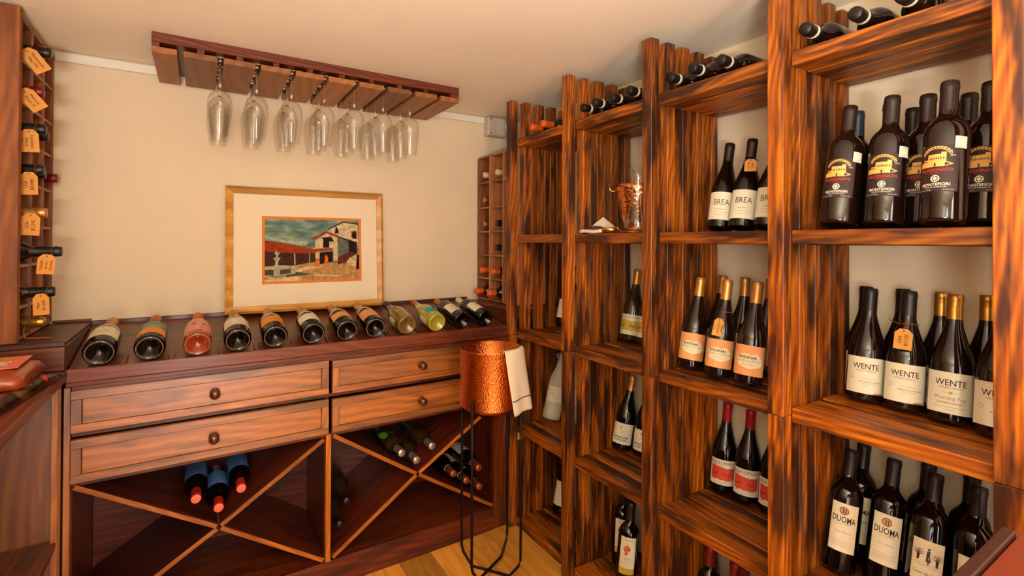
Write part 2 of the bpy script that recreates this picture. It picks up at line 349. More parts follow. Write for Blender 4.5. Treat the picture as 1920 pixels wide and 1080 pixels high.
def make_bottle(shape='burg', L=.295, r=.041, glassm=None, capm=None, cap='foil', labels=(), ring=None, knurl=False, captop=None, twotone=None, neckband=None):
    root = bpy.data.objects.new('wine_bottle', None); COL.objects.link(root); root.empty_display_size = .03
    pr, zs = PROF[shape](L, r)
    bm = lathe_bm(pr, 32); bmesh.ops.recalc_face_normals(bm, faces=bm.faces[:])
    mats = [glassm or M_GLASS]
    if twotone:      # paler empty glass above the wine
        mats.append(twotone)
        for f in bm.faces:
            if f.calc_center_median().z > zs+.008: f.material_index = 1
    from_bm(bm, 'glass_body', mats, root)
    cp = capsule_prof(cap, L)
    co = from_bm(lathe_bm(cp, 24), 'capsule' if cap != 'screw' else 'screw_cap', capm or M_CAPBLK, root)
    if captop:
        from_bm(lathe_bm([(.0148, L+.0003), (.0135, L+.0008), (0, L+.0008)], 20), 'capsule_top', captop, root)
    for lb in labels:
        lo = label_patch(lb.get('r', r)+.0006, lb['z0'], lb['z1'], lb['w']/2/r, lb['m'], root, c=lb.get('c', 0))
        if lb.get('p'):
            c = lb.get('c', 0); cm = cyl_map(r)
            prints(lb['p'], (lambda x, y, ly=0, c=c, cm=cm: cm(x+c*r, y, ly)), None, 'lettering', lo)
    if neckband:
        z0, z1, m = neckband
        from_bm(lathe_bm([(.0162, z0), (.0168, z0), (.0166, z1), (.0160, z1)], 24), 'neck_band', m, root)
    if knurl:
        bm = bmesh.new(); n = 44
        for i in range(n):
            a = 2*PI*i/n; rr = .0365 if r > .042 else .033; cx, cy = rr*math.cos(a), rr*math.sin(a)
            q = bmesh.ops.create_cube(bm, size=1)
            for v in q['verts']:
                p = Vector((v.co.x*.0028, v.co.y*.0024, v.co.z*.0018)); p.rotate(Matrix.Rotation(a, 3, 'Z')); v.co = p+Vector((cx, cy, -.0003))
        from_bm(bm, 'knurled_ring', M_KNURL, root)
    return root
M_KNURL = plain('knurled_glass', (150, 130, 112), .2)  # paler than the bottle: the knurled edge's highlight is put into the colour
def stand(b, x, y, z0, lean, rz, r=.04):
    a = math.radians(lean)
    R = Matrix.Rotation(a, 3, 'Y') @ Matrix.Rotation(rz, 3, 'Z')
    b.rotation_euler = R.to_euler(); b.location = (x, y, z0+.0008+(r-.003)*math.sin(a)); return b
def lay(b, base, axis, upv=(0, 0, 1), roll=0):
    z = Vector(axis).normalized(); x = Vector(upv)-z*Vector(upv).dot(z); x.normalize(); y = z.cross(x)
    R = Matrix((x, y, z)).transposed() @ Matrix.Rotation(roll, 3, 'Z')
    b.rotation_euler = R.to_euler(); b.location = base; return b
def face_cam(x, y, off=0): return math.atan2(-y, -x)+off
def place(proto, lst, cat='bottle', group=None):
    """lst of (x,y,z,lean,rz offset,label[,r])"""
    for i, t in enumerate(lst):
        x, y, z, lean, off, label = t[:6]; r = t[6] if len(t) > 6 else .04
        b = proto if i == 0 else dup(proto)
        tag(b, label, cat, group); stand(b, x, y, z, lean, face_cam(x, y, off), r)

# ================================================================== ROOM
XR, YB, ZC, XL, YF = 1.612, 2.447, 2.052, -.80, -2.2
def slab(name, x0, x1, y0, y1, z0, z1, mat):
    bm = bmesh.new(); bm_box(bm, x0, x1, y0, y1, z0, z1); return tag(from_bm(bm, name, mat), kind='structure')
fl = slab('floor', XL, XR, YF, YB, -.12, -.014, plain('floor_joint', (70, 40, 18), .8))
slab('ceiling', XL-.1, XR+.1, YF-.1, YB+.1, ZC, ZC+.1, M_CEIL)
slab('wall_back', XL-.1, XR+.1, YB, YB+.1, 0, ZC, M_WALL)
slab('wall_right', XR, XR+.1, YF, YB, 0, ZC, M_WALL)
# left wall with the window opening, front wall with the glazed door opening (behind the camera)
bm = bmesh.new()
for a in ((YF, -1.38, 0, ZC), (-.32, YB, 0, ZC), (-1.38, -.32, 0, .58), (-1.38, -.32, 1.94, ZC)): bm_box(bm, XL-.1, XL, a[0], a[1], a[2], a[3])
tag(from_bm(bm, 'wall_left', M_WALL), kind='structure')
bm = bmesh.new()
for a in ((XL-.1, -.37, 0, ZC), (.21, XR+.1, 0, ZC), (-.37, .21, 1.98, ZC)): bm_box(bm, a[0], a[1], YF-.1, YF, a[2], a[3])
tag(from_bm(bm, 'wall_front', M_WALL), kind='structure')
bm = bmesh.new()
for a in ((-1.38, -1.34, .58, 1.94), (-.36, -.32, .58, 1.94), (-1.34, -.36, .58, .62), (-1.34, -.36, 1.90, 1.94), (-.87, -.83, .62, 1.90)): bm_box(bm, XL-.07, XL-.02, a[0], a[1], a[2], a[3])
tag(from_bm(bm, 'window_1', W_DARK), kind='structure')
bm = bmesh.new()
for a in ((-.37, -.335, 0, 1.98), (.175, .21, 0, 1.98), (-.335, .175, 1.945, 1.98), (-.335, .175, 0, .05)): bm_box(bm, a[0], a[1], YF-.08, YF-.03, a[2], a[3])
tag(from_bm(bm, 'door_1', W_DARK), kind='structure')
ul = thing('uplighter', 'short floor-standing uplighter bowl behind the camera', 'lamp', (-.36, -.60, 0))  # made-up body for the upward fill light, out of view
from_bm(lathe_bm([(0, .001), (.13, .001), (.13, .015), (.015, .025), (.012, .98), (.03, .99), (.20, 1.02), (.26, 1.05), (.255, 1.05), (.19, 1.03), (0, 1.01)], 32), 'lamp_bowl', plain('dark_bronze', (60, 40, 26), .4, .6), ul)
# floor boards, laid front to back
fx = -.80; k = 0; Wf = .14
x = .857-Wf*12
while x < XR:
    x0, x1 = max(x, XL), min(x+Wf, XR)
    if x1 > x0+.01:
        ys = [YF]; yy = YF+.4+((k*37) % 11)*.13
        while yy < YB-.2: ys.append(yy); yy += 1.35
        ys.append(YB)
        for a, b in zip(ys, ys[1:]): board('floor_board', x0+.001, x1-.001, a+.001, b-.001, -.014, 0, W_FLOOR, fl, bev=.0012, axis=1).location.z = -.007
    x += Wf; k += 1
tr = board('trim_1', -.455, 1.352, YB-.014, YB, 2.012, 2.046, M_WHITE, bev=.002); tag(tr, kind='structure')
jb = thing('junction_box', 'grey plastic junction box where the ceiling meets the back wall', 'electrical box', (1.418, YB, 1.94))
board('box_body', 1.354, 1.482, YB-.055, YB-.001, 1.942, 2.046, M_BOX, jb, bev=.004)
board('box_lid', 1.358, 1.478, YB-.062, YB-.055, 1.946, 2.042, M_BOX, jb, bev=.003)
for sx in (1.367, 1.469):
    for sz in (1.955, 2.033):
        o = from_bm(lathe_bm([(0, 0), (.0035, 0), (.0035, .002), (0, .002)], 10), 'screw', M_IRON, jb); o.rotation_euler = (PI/2, 0, 0); o.location = Vector((sx, YB-.062, sz))-jb.location
from_bm(tube_bm([(1.462, YB-.064, 2.0), (1.50, YB-.05, 1.965), (1.55, YB-.03, 1.93), (1.60, YB-.02, 1.90)], .005), 'cable', M_WHITE, jb).location = -jb.location
cl = thing('pendant_lamp', 'small round pendant lamp hanging behind the camera', 'lamp', (-.05, -.75, ZC))  # made-up fitting for the added point light, out of view
from_bm(tube_bm([(0, 0, -.001), (0, 0, -.30)], .004, 8), 'cord', M_IRON, cl)
from_bm(lathe_bm([(.012, -.30), (.030, -.305), (.034, -.33), (.034, -.335), (.012, -.335)], 20), 'lamp_holder', M_BRASS, cl)

# ================================================================== RIGHT WALL SHELVING
XS = 1.2444
def posty(i): return 2.0205-.4303*i                      # far face of divider i
ZJ = .908                                               # joint between the stacked modules
su = thing('shelf_unit', 'upper half of the tall torched-pine bottle shelving on the right wall', 'shelf', (1.43, 1.1, ZJ), 'stacked wall shelving')
sl = thing('shelf_unit', 'lower half of the torched-pine bottle shelving, standing on the floor', 'shelf', (1.43, 1.1, 0), 'stacked wall shelving')
SX = [XS+.0775*k for k in range(5)]
for i in range(5):
    y1 = posty(i); y0 = y1-.0415
    for k, sx in enumerate(SX):
        wd = .037
        top = 2.020
        board('post' if k == 0 else 'slat', sx, sx+wd, y0, y1, ZJ+.0006, top, W_RACK, su)
        board('post' if k == 0 else 'slat', sx, sx+wd, y0, y1, .001, ZJ-.0006, W_RACK, sl)
PX = [(1.281, 1.352), (1.358, 1.428), (1.435, 1.505), (1.512, 1.585)]
LEV = [(1.803, 1.840, su), (1.345, 1.381, su), (.891, .927, su), (.445, .481, sl), (.004, .040, sl)]
for c in range(4):
    ya, yb = posty(c+1)+.0006, posty(c)-.0421
    for (z0, z1, par) in LEV:
        for j, (xa, xb) in enumerate(PX):
            dz = (0, -.002, 0, -.003)[j]
            board('shelf_board', xa, xb, ya, yb, z0+dz, z1+dz, W_RACK, par, bev=.002)
sg = board('label', 0, .001, 0, .03, 0, .05, M_KRAFT, sl); sg.name = 'paper_sticker'; sg.location = Vector((1.3, 1.977, .43))-sl.location; sg.rotation_euler = (0, -PI/2, PI/2)

# ================================================================== BASE CABINET
YC = 2.012
cb = thing('wine_cabinet', 'long low wooden cabinet with four drawers and crossed bottle bins along the back wall', 'cabinet', (.45, 2.23, 0))
board('post', -.348, -.3315, YC, YC+.04, 0, .896, W_CAB, cb)
board('side_panel', -.348, -.334, YC+.04, YB-.002, 0, .896, W_DARK, cb, axis=2)
board('post', 1.176, 1.242, YC-.001, YC+.03, .001, .896, W_DARK, cb)
board('side_panel', 1.226, 1.242, YC+.03, YB-.002, 0, .896, W_DARK, cb, axis=2)
board('stile', .4205, .4395, YC-.002, YC+.03, .1, .596, W_EDGE, cb)
board('divider', .424, .436, YC+.03, YB-.015, .1, .896, W_DARK, cb, axis=2)
board('plinth', -.331, 1.176, YC-.004, YC+.016, 0, .104, W_DIAG, cb)
board('bottom_board', -.331, 1.226, YC+.016, YB-.015, .084, .1, W_DARK, cb, axis=0)
board('back_panel', -.334, 1.226, YB-.014, YB-.002, .05, .897, W_DIAG, cb, axis=0)
board('rail', -.331, 1.176, YC+.006, YC+.03, .586, .598, W_DARK, cb)
board('dust_board', -.331, 1.226, YC+.03, YB-.015, .588, .598, W_DARK, cb, axis=0)
board('rail', -.331, 1.176, YC+.008, YC+.03, .880, .897, W_DARK, cb)
board('rail', -.331, 1.176, YC+.010, YC+.03, .738, .754, W_DARK, cb)
# drawers: framed front with a recessed panel and a turned knob
def drawer(x0, x1, z0, z1, kx, lab=None):
    fb = .027
    d = bpy.data.objects.new('drawer', None); link(d, cb); d.empty_display_size = .03; d.location = Vector(((x0+x1)/2, YC, (z0+z1)/2))-cb.location
    wc = Vector(((x0+x1)/2, YC, (z0+z1)/2))
    def pc(name, a, b, c, e, f, g, m, **k):
        o = board(name, a, b, c, e, f, g, m, None, **k); o.location = o.location-wc; o.parent = d; return o
    pc('frame_rail', x0, x1, YC-.012, YC+.008, z0, z0+fb*.92, W_CAB); pc('frame_rail', x0, x1, YC-.012, YC+.008, z1-fb, z1, W_CAB)
    pc('frame_stile', x0, x0+fb, YC-.012, YC+.008, z0+fb*.92+.0004, z1-fb-.0004, W_CAB); pc('frame_stile', x1-fb, x1, YC-.012, YC+.008, z0+fb*.92+.0004, z1-fb-.0004, W_CAB)
    pc('drawer_panel', x0+fb+.0008, x1-fb-.0008, YC-.007, YC+.004, z0+fb*.92+.0008, z1-fb-.0008, W_CAB, bev=.0008)
    pc('drawer_tray', x0+.012, x1-.012, YC+.009, YB-.08, z0+.008, z1-.02, W_DARK, axis=0)
    kn = from_bm(lathe_bm([(0, 0), (.0155, 0), (.0165, .003), (.0130, .007), (.0075, .010), (.0070, .016), (.0120, .020), (.0165, .026), (.0160, .032), (.0105, .037), (0, .0385)], 24), 'knob', M_KNOB, d)
    kn.rotation_euler = (PI/2, 0, 0); kn.location = Vector((kx, YC-.0065, (z0+z1)/2))-wc
drawer(-.330, .4285, .756, .886, .049); drawer(-.330, .4285, .602, .735, .047)
drawer(.4405, 1.174, .756, .882, .809); drawer(.4405, 1.174, .602, .732, .810)
# crossed bins
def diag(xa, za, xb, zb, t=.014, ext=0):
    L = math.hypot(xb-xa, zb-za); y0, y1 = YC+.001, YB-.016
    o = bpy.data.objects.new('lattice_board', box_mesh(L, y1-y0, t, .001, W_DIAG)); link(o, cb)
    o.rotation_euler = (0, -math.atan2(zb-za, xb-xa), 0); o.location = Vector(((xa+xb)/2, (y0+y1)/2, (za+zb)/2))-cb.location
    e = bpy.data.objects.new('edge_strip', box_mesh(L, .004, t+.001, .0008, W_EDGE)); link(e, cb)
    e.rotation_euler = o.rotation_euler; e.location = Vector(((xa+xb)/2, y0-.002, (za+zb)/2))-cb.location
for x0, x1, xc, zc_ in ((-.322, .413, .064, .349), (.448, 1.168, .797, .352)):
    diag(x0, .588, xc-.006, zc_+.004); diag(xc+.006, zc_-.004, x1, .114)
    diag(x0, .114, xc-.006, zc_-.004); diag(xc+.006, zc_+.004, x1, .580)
    
# sloped display top with front lip
dc = thing('display_ledge', 'dark sloping wooden display ledge with a front lip on top of the drawer cabinet', 'ledge', (.45, 2.23, .9))
board('lip', -.342, 1.243, YC-.013, YC-.001, .912, .953, W_DARK, dc)
board('lip_moulding', -.342, 1.243, YC-.013, YC-.0015, .899, .9115, W_DARK, dc)
board('base_board', -.342, 1.243, YC, YB-.002, .899, .925, W_DARK, dc, axis=0)
SL = math.atan(.2016)
Ls = .436/math.cos(SL)
o = bpy.data.objects.new('sloping_board', box_mesh(1.583, Ls, .012, .001, W_DARK)); link(o, dc); o.rotation_euler = (SL, 0, 0)
o.location = Vector((.4505, 2.230, .945+.2016*.215-.0062/math.cos(SL)))-dc.location
board('back_strip', -.342, 1.25, YB-.009, YB-.001, 1.020, 1.044, W_DARK, dc)
gx = [-.215, -.20, -.085, -.07, .06, .072, .175, .19, .305, .32, .43, .445, .555, .568, .67, .685, .81, .825, .945, .96, 1.07]
for g in gx:
    o = bpy.data.objects.new('stop_peg', box_mesh(.004, .062, .008, .0008, M_IRON if False else W_DARK)); link(o, dc); o.rotation_euler = (SL, 0, 0)
    yy = YC+.05; o.location = Vector((g, yy, .945+.2016*(yy-2.015)+.003))-dc.location

# raised end platforms under the two grid racks
pl = thing('raised_platform', 'raised wooden platform under the left bottle grid', 'platform', (-.57, 2.22, .92))
board('front_panel', -.798, -.344, 2.0, 2.014, .952, 1.026, W_DARK, pl); board('top_board', -.798, -.343, 1.998, YB-.001, 1.027, 1.041, W_DIAG, pl, axis=0)
board('side_panel', -.357, -.344, 2.015, YB-.002, .930, 1.0265, W_DARK, pl); board('back_strip', -.455, -.343, YB-.008, YB-.001, 1.042, 1.052, W_DARK, pl)
pr_ = thing('raised_platform', 'raised wooden platform under the right bottle grid', 'platform', (1.43, 2.24, .92))
board('side_panel', 1.252, 1.266, 2.022, YB-.002, .898, 1.012, W_DARK, pr_); board('top_board', 1.246, 1.61, 2.022, YB-.001, 1.013, 1.028, W_DARK, pr_, axis=1)
board('base_block', 1.268, 1.61, 2.03, YB-.002, 0, .897, W_DARK, pr_)

# ================================================================== GRID RACKS
def grid_rack(root, xf, xb, zl, ys, mat_edge, flip):
    """front plane x=xf opening towards the room, shelves along y"""
    x0, x1 = min(xf, xb), max(xf, xb); t = .010
    for y in ys: board('upright', x0, x1, y-t/2, y+t/2, zl[0], zl[-1], mat_edge, root, axis=2)
    for i, z in enumerate(zl):
        for a, b in zip(ys, ys[1:]): board('shelf', x0+.002, x1-.002, a+t/2+.0003, b-t/2-.0003, z-t/2, z+t/2, mat_edge, root, axis=0)
    board('back_panel', (x0-.006 if xb == x0 else x1+.0005), (x0-.0005 if xb == x0 else x1+.006), ys[0], ys[-1], zl[0], zl[-1], W_DARK, root, axis=2)
lr = thing('bottle_grid', 'tall wooden bottle grid with hanging price tags at the left end', 'wine rack', (-.62, 2.24, 1.042))
ZL = [1.049, 1.143, 1.270, 1.392, 1.527, 1.655, 1.772, 1.899, 2.026]
grid_rack(lr, -.457, -.765, ZL, [2.050, 2.170, 2.310, 2.436], W_GRID, 1)
board('end_panel', -.785, -.454, 2.018, 2.0435, 1.0425, 2.045, W_END, lr, axis=2)
rr = thing('bottle_grid', 'small wooden bottle grid in the back right corner beside the shelving', 'wine rack', (1.45, 2.24, 1.03))
ZR = [1.036, 1.149, 1.274, 1.402, 1.533, 1.671, 1.812]
grid_rack(rr, 1.315, 1.60, ZR, [2.032, 2.170, 2.308, 2.440], W_GRID, 0)

# ================================================================== HANGING GLASS RACK
hr = thing('glass_rack', 'dark wooden stemware rack fixed to the ceiling', 'glass rack', (.425, 2.23, ZC))
GX = [-.06+.12*k for k in range(9)]
board('top_board', -.14, 1.0, 2.04, 2.425, 2.018, ZC-.0006, W_HANG, hr)
edges = [-.14]+[v for g in GX for v in (g-.009, g+.009)]+[1.0]
for a, b in zip(edges[::2], edges[1::2]):
    board('rail_plank', a, b, 2.04, 2.425, 1.982, 2.0025, W_PLANK, hr, bev=.0008, axis=1)
sp = [(-.14, -.118)]+[(g+.060-.011, g+.060+.011) for g in GX[:-1]]+[(.96, 1.0)]
for a, b in sp: board('spacer', a, b, 2.041, 2.424, 2.003, 2.0175, W_HANG, hr, bev=.0005)
# stemmed glasses hanging upside down (built upright then flipped)
def make_glass():
    root = bpy.data.objects.new('wine_glass', None); COL.objects.link(root)
    # hangs down: z=0 is the underside of the foot (top), negative z down to the rim
    stem = [(0, 0), (.033, -.0004), (.0335, -.0016), (.026, -.003), (.010, -.005), (.0042, -.011), (.0033, -.03), (.0033, -.085), (.0042, -.100), (.0065, -.1065), (0, -.1075)]
    bowl = [(.0003, -.108), (.0075, -.1085), (.020, -.117), (.032, -.131), (.0385, -.148), (.0405, -.165), (.0395, -.190), (.0355, -.225), (.0305, -.262), (.0285, -.278)]
    bm = lathe_bm(stem, 28); bmesh.ops.recalc_face_normals(bm, faces=bm.faces[:]); from_bm(bm, 'stem', M_CLEAR, root)
    bm = lathe_bm(bowl, 40); bmesh.ops.recalc_face_normals(bm, faces=bm.faces[:]); bw = from_bm(bm, 'bowl', M_THIN, root)
    from_bm(tube_bm([(.0285*math.cos(2*PI*i/36), .0285*math.sin(2*PI*i/36), -.278) for i in range(36)], .0005, 6, closed=True), 'rim', M_THIN, root)
    return root
g0 = make_glass(); first = True
ordn = ['first', 'second', 'third', 'fourth', 'fifth', 'sixth', 'seventh']
for k in range(7):
    for j, (yy, nm) in enumerate(((2.082, 'front'), (2.195, 'middle'), (2.305, 'back'))):
        g = g0 if first else dup(g0); first = False
        tag(g, '%s wine glass of the %s hanging row from the left' % (nm, ordn[k]), 'wine glass', 'wine glasses hanging from the ceiling rack')
        g.location = (GX[k+1]+random.uniform(-.002, .002), yy+random.uniform(-.004, .004), 2.0065)

# ================================================================== FRAMED PICTURE
# leans back: bottom edge on the ledge, top against the wall
pf = thing('framed_picture', 'gilt framed village painting leaning on the back wall', 'picture', (.43, 2.405, 1.036))
PW, PH = .676, .548; la = math.atan(.030/PH)
pf.rotation_euler = (-la, 0, 0)
hx = PW/2; fb = .030
board_l = lambda n, a, b, c, d, e, f, m, **k: (lambda o: (setattr(o, 'parent', pf), o)[1])(board(n, a, b, c, d, e, f, m, None, **k))
def frame_piece(nm, pts):
    bm = bmesh.new()
    prof = [(0, -.0), (0, -.012), (.35, -.020), (1, -.012), (1, 0)]
    A = [];
    for (ox, oz), (ix, iz) in pts:
        A.append([bm.verts.new((ox+(ix-ox)*t, y, oz+(iz-oz)*t)) for t, y in prof])
    for i in range(5):
        j = (i+1) % 5; bm.faces.new((A[0][i], A[0][j], A[1][j], A[1][i]))
    bm.faces.new(A[0]); bm.faces.new(A[1][::-1]); bmesh.ops.recalc_face_normals(bm, faces=bm.faces[:])
    return from_bm(bm, nm, M_GILT, pf)
o4 = [(-hx, 0), (hx, 0), (hx, PH), (-hx, PH)]; i4 = [(-hx+fb, fb), (hx-fb, fb), (hx-fb, PH-fb), (-hx+fb, PH-fb)]
for i in range(4):
    j = (i+1) % 4; frame_piece('frame_bar', [(o4[i], i4[i]), (o4[j], i4[j])])
board_l('mat_board', -hx+fb, hx-fb, -.008, -.004, fb, PH-fb, M_MATB)
board_l('backing', -hx+.005, hx-.005, .0005, .006, .005, PH-.005, W_DARK)
# artwork opening measured inside the frame
ax0, ax1, az0, az1 = -.199, .232, .122, .422
board_l('mat_edge', ax0, ax1, -.0095, -.008, az0, az1, M_MATO, bev=0)
PM = {}
def pm(nm, rgb):
    m = plaster('paint_'+nm, rgb, .34, .1); m.node_tree.nodes['Noise Texture'].inputs['Scale'].default_value = 70; PM[nm] = m; return m
px0, px1, pz0, pz1 = ax0+.011, ax1-.011, az0+.011, az1-.011
def art(pts): return ('poly', [(px0+(px1-px0)*(u-130)/1290, pz1-(pz1-pz0)*(v-95)/870) for u, v in pts], 1)
def sky_mat():
    m = bpy.data.materials.new('paint_sky'); m.use_nodes = True; nt = m.node_tree; b = nt.nodes['Principled BSDF']; b.inputs['Roughness'].default_value = .6
    tc = nt.nodes.new('ShaderNodeTexCoord'); mp = nt.nodes.new('ShaderNodeMapping'); mp.inputs['Scale'].default_value = (8, 1, 22); n = nt.nodes.new('ShaderNodeTexNoise'); n.inputs['Scale'].default_value = 1.6; n.inputs['Detail'].default_value = 6
    cr = nt.nodes.new('ShaderNodeValToRGB'); e = cr.color_ramp.elements; e[0].position = .35; e[0].color = (*srgb((58, 92, 84)), 1); e[1].position = .72; e[1].color = (*srgb((176, 174, 120)), 1); q = e.new(.52); q.color = (*srgb((96, 124, 110)), 1)
    nt.links.new(tc.outputs['Object'], mp.inputs[0]); nt.links.new(mp.outputs[0], n.inputs['Vector']); nt.links.new(n.outputs['Fac'], cr.inputs[0]); nt.links.new(cr.outputs[0], b.inputs['Base Color']); MATS['paint_sky'] = m; return m
SKY = sky_mat()
brick = pm('roof', (150, 56, 24)); brown = pm('shade', (66, 38, 28)); cream = pm('stucco', (196, 176, 134)); grey = pm('greywall', (96, 98, 84)); sand = pm('ground', (176, 132, 80)); lsand = pm('path', (206, 178, 128)); dk = pm('dark', (40, 22, 20)); stone = pm('stone', (170, 160, 128)); dgr = pm('fountain_shade', (76, 70, 60)); orn = pm('flame', (216, 96, 30)); lsky = pm('horizon', (150, 164, 140)); wine_ = pm('wine', (96, 44, 30))
A_ = [(SKY, art([(130, 95), (1420, 95), (1420, 965), (130, 965)]), 0),
 (lsky, art([(130, 375), (520, 455), (760, 480), (760, 420), (400, 390), (130, 330)]), 1),
 (sand, art([(130, 965), (130, 800), (620, 720), (860, 700), (1420, 760), (1420, 965)]), 2),
 (lsand, art([(300, 900), (620, 830), (860, 780), (700, 760), (560, 800)]), 3), (lsand, art([(780, 900), (1120, 925), (1120, 905), (790, 880)]), 3),
 (lsand, art([(130, 965), (620, 965), (560, 900), (130, 940)]), 3),
 (brown, art([(130, 545), (790, 575), (790, 700), (540, 745), (130, 780)]), 3),
 (brick, art([(130, 395), (480, 450), (790, 525), (800, 580), (460, 575), (130, 550)]), 4),
 (stone, art([(503, 580), (520, 580), (525, 735), (508, 740)]), 5), (stone, art([(705, 580), (715, 580), (718, 705), (708, 708)]), 5),
 (grey, art([(655, 470), (700, 420), (790, 420), (790, 500)]), 4),
 (cream, art([(985, 225), (1200, 115), (1400, 150), (1400, 470), (1300, 400), (1090, 320), (985, 250)]), 3),
 (dk, art([(965, 228), (1190, 108), (1410, 140), (1410, 158), (1195, 124), (978, 238)]), 5),
 (dk, art([(1320, 270), (1385, 265), (1385, 370), (1320, 365)]), 6), (brick, art([(1305, 255), (1385, 245), (1385, 268), (1320, 274), (1320, 350), (1308, 350)]), 5),
 (dk, art([(1060, 290), (1085, 190), (1115, 230), (1125, 290)]), 6),
 (cream, art([(795, 390), (950, 290), (1100, 350), (1105, 690), (1040, 690), (1040, 520), (795, 520)]), 6),
 (cream, art([(795, 570), (860, 570), (850, 650), (800, 680)]), 6),
 (grey, art([(1100, 345), (1260, 400), (1270, 550), (1105, 640)]), 6),
 (brick, art([(735, 365), (940, 258), (975, 268), (1110, 315), (1105, 350), (950, 285), (770, 390)]), 7),
 (dk, art([(1090, 322), (1390, 420), (1390, 600), (1270, 560), (1250, 400), (1100, 345)]), 5),
 (dk, art([(862, 355), (1010, 340), (1060, 408), (985, 408), (985, 500), (900, 500), (900, 375)]), 8),
 (brick, art([(765, 535), (800, 515), (1030, 500), (1030, 530), (790, 560)]), 8),
 (dk, art([(850, 570), (1035, 555), (1040, 700), (850, 740)]), 7),
 (orn, art([(925, 620), (945, 600), (965, 640), (970, 740), (918, 740)]), 9), (orn, art([(800, 650), (835, 645), (845, 740), (798, 740)]), 9),
 (wine_, art([(1105, 640), (1270, 560), (1390, 590), (1280, 650), (1230, 720), (1105, 745)]), 6),
 (lsand, art([(1280, 650), (1395, 625), (1395, 800), (1220, 720)]), 5), (dk, art([(1385, 600), (1420, 610), (1420, 830), (1370, 820)]), 7),
 (sand, art([(1235, 690), (1395, 690), (1395, 697), (1235, 697)]), 6), (sand, art([(1235, 730), (1395, 730), (1395, 738), (1250, 738)]), 6), (sand, art([(1262, 662), (1395, 660), (1395, 667), (1262, 668)]), 6),
 (dgr, art([(130, 900), (540, 840), (740, 870), (640, 890), (300, 915), (130, 925)]), 4),
 (stone, art([(130, 760), (290, 740), (540, 755), (530, 800), (300, 810), (130, 795)]), 7), (dgr, art([(130, 800), (240, 805), (240, 880), (130, 870)]), 7),
 (stone, art([(245, 800), (530, 790), (525, 860), (300, 890), (245, 900)]), 7), (dgr, art([(320, 805), (465, 795), (465, 855), (322, 872)]), 8),
 (stone, art([(130, 885), (260, 905), (400, 890), (400, 905), (260, 930), (130, 915)]), 8),
 (stone, art([(230, 640), (330, 635), (300, 690), (300, 755), (255, 755), (265, 690)]), 9), (stone, art([(245, 570), (325, 565), (300, 600), (298, 640), (265, 640), (272, 600)]), 9), (stone, art([(262, 545), (290, 540), (288, 570), (268, 570)]), 9),
 (dk, ('text', 'Gua', .010, px1-.05, pz0+.018), 5)]
prints(A_, lambda x, y, ly=0: (x, -.0100-.00012*ly, y), None, 'painting', pf, True)

# ================================================================== COPPER BUCKET ON STAND
CX, CYp = 1.012, 1.758; CV = Vector((CX, CYp, 0))
rv = Vector((math.cos(YAW), -math.sin(YAW), 0)); tv = Vector((-math.sin(YAW), -math.cos(YAW), 0))
pot = thing('copper_bucket', 'large hammered copper ice bucket on the tall black wire stand', 'ice bucket', (CX, CYp, .655))
R = .1255
bm = lathe_bm([(0, .012), (R-.03, .012), (R-.006, .03), (R-.003, .05), (R-.003, .262), (R+.003, .2635), (R+.002, .258), (R, .255), (R, .035)], 64)
bmesh.ops.recalc_face_normals(bm, faces=bm.faces[:]); from_bm(bm, 'bucket_body', M_COPPER, pot)
bm = lathe_bm([(R, .035), (R-.004, .028), (R-.030, .012), (R-.055, .002), (R-.075, -.012), (0, -.018)], 64)
bmesh.ops.recalc_face_normals(bm, faces=bm.faces[:]); from_bm(bm, 'bucket_base', M_COPPERS, pot)
st = thing('bucket_stand', 'tall thin black iron wire stand with crossing feet', 'stand', (CX, CYp, 0))
l1 = Vector((.937, 1.861, 0)); l3 = Vector((1.117, 1.811, 0)); ctr = Vector((CX, CYp, 0))
l1 = ctr+(l1-ctr).normalized()*.1315; l3 = ctr+(l3-ctr).normalized()*.1315
for a in (l1, l3):
    b = 2*ctr-a; zt = .73; d = (b-a).normalized(); off = .006 if a is l1 else .018
    pts = [a+Vector((0, 0, zt)), a+Vector((0, 0, .4)), a+Vector((0, 0, .075+off)), a+d*.008+Vector((0, 0, .05+off)), a+d*.03+Vector((0, 0, .022+off)), a+d*.05+Vector((0, 0, off))]
    pts += [b-d*.05+Vector((0, 0, off)), b-d*.03+Vector((0, 0, .022+off)), b-d*.008+Vector((0, 0, .05+off)), b+Vector((0, 0, .075+off)), b+Vector((0, 0, .4)), b+Vector((0, 0, zt))]
    from_bm(tube_bm(pts, .0055, 10), 'wire_leg', M_IRON, st).location = -st.location
def dirp(deg): a = math.radians(deg); return rv*math.cos(a)+tv*math.sin(a)
ZT = .655+.2665
def towel(u, v):
    # u across, v: 0 inside the pot -> over the rim -> down outside
    ph = 64-58*u
    if v < .12:
        k = v/.12; p = CV+dirp(ph)*(R-.010-.002*math.sin(u*9)); return p+Vector((0, 0, ZT-.055*(1-k)))
    if v < .2:
        k = (v-.12)/.08; return CV+dirp(ph)*(R-.010+.019*k)+Vector((0, 0, ZT+.005*math.sin(k*PI)))
    k = (v-.2)/.8
    topp = CV+dirp(ph)*(R+.009)
    bl = CV+dirp(52)*.150; br = CV+dirp(4)*.168; bot = bl.lerp(br, u)
    p = topp.lerp(bot, k**1.1)+(dirp(30)*(.006*math.sin(u*8+1)*k))+dirp(30)*.012*math.sin(PI*u)*(k)
    rad = (p-CV).length; rad = max(rad, R+.009); p = CV+(p-CV).normalized()*rad
    return p+Vector((0, 0, ZT-.247*k+.006*math.sin(u*3)*k))
to = from_bm(quad_sheet(towel, 22, 34, .0022), 'towel', M_CLOTH, None, smooth=True); to.name = 'towel'
tag(to, 'cream linen towel with a dark stripe draped over the copper bucket', 'towel')
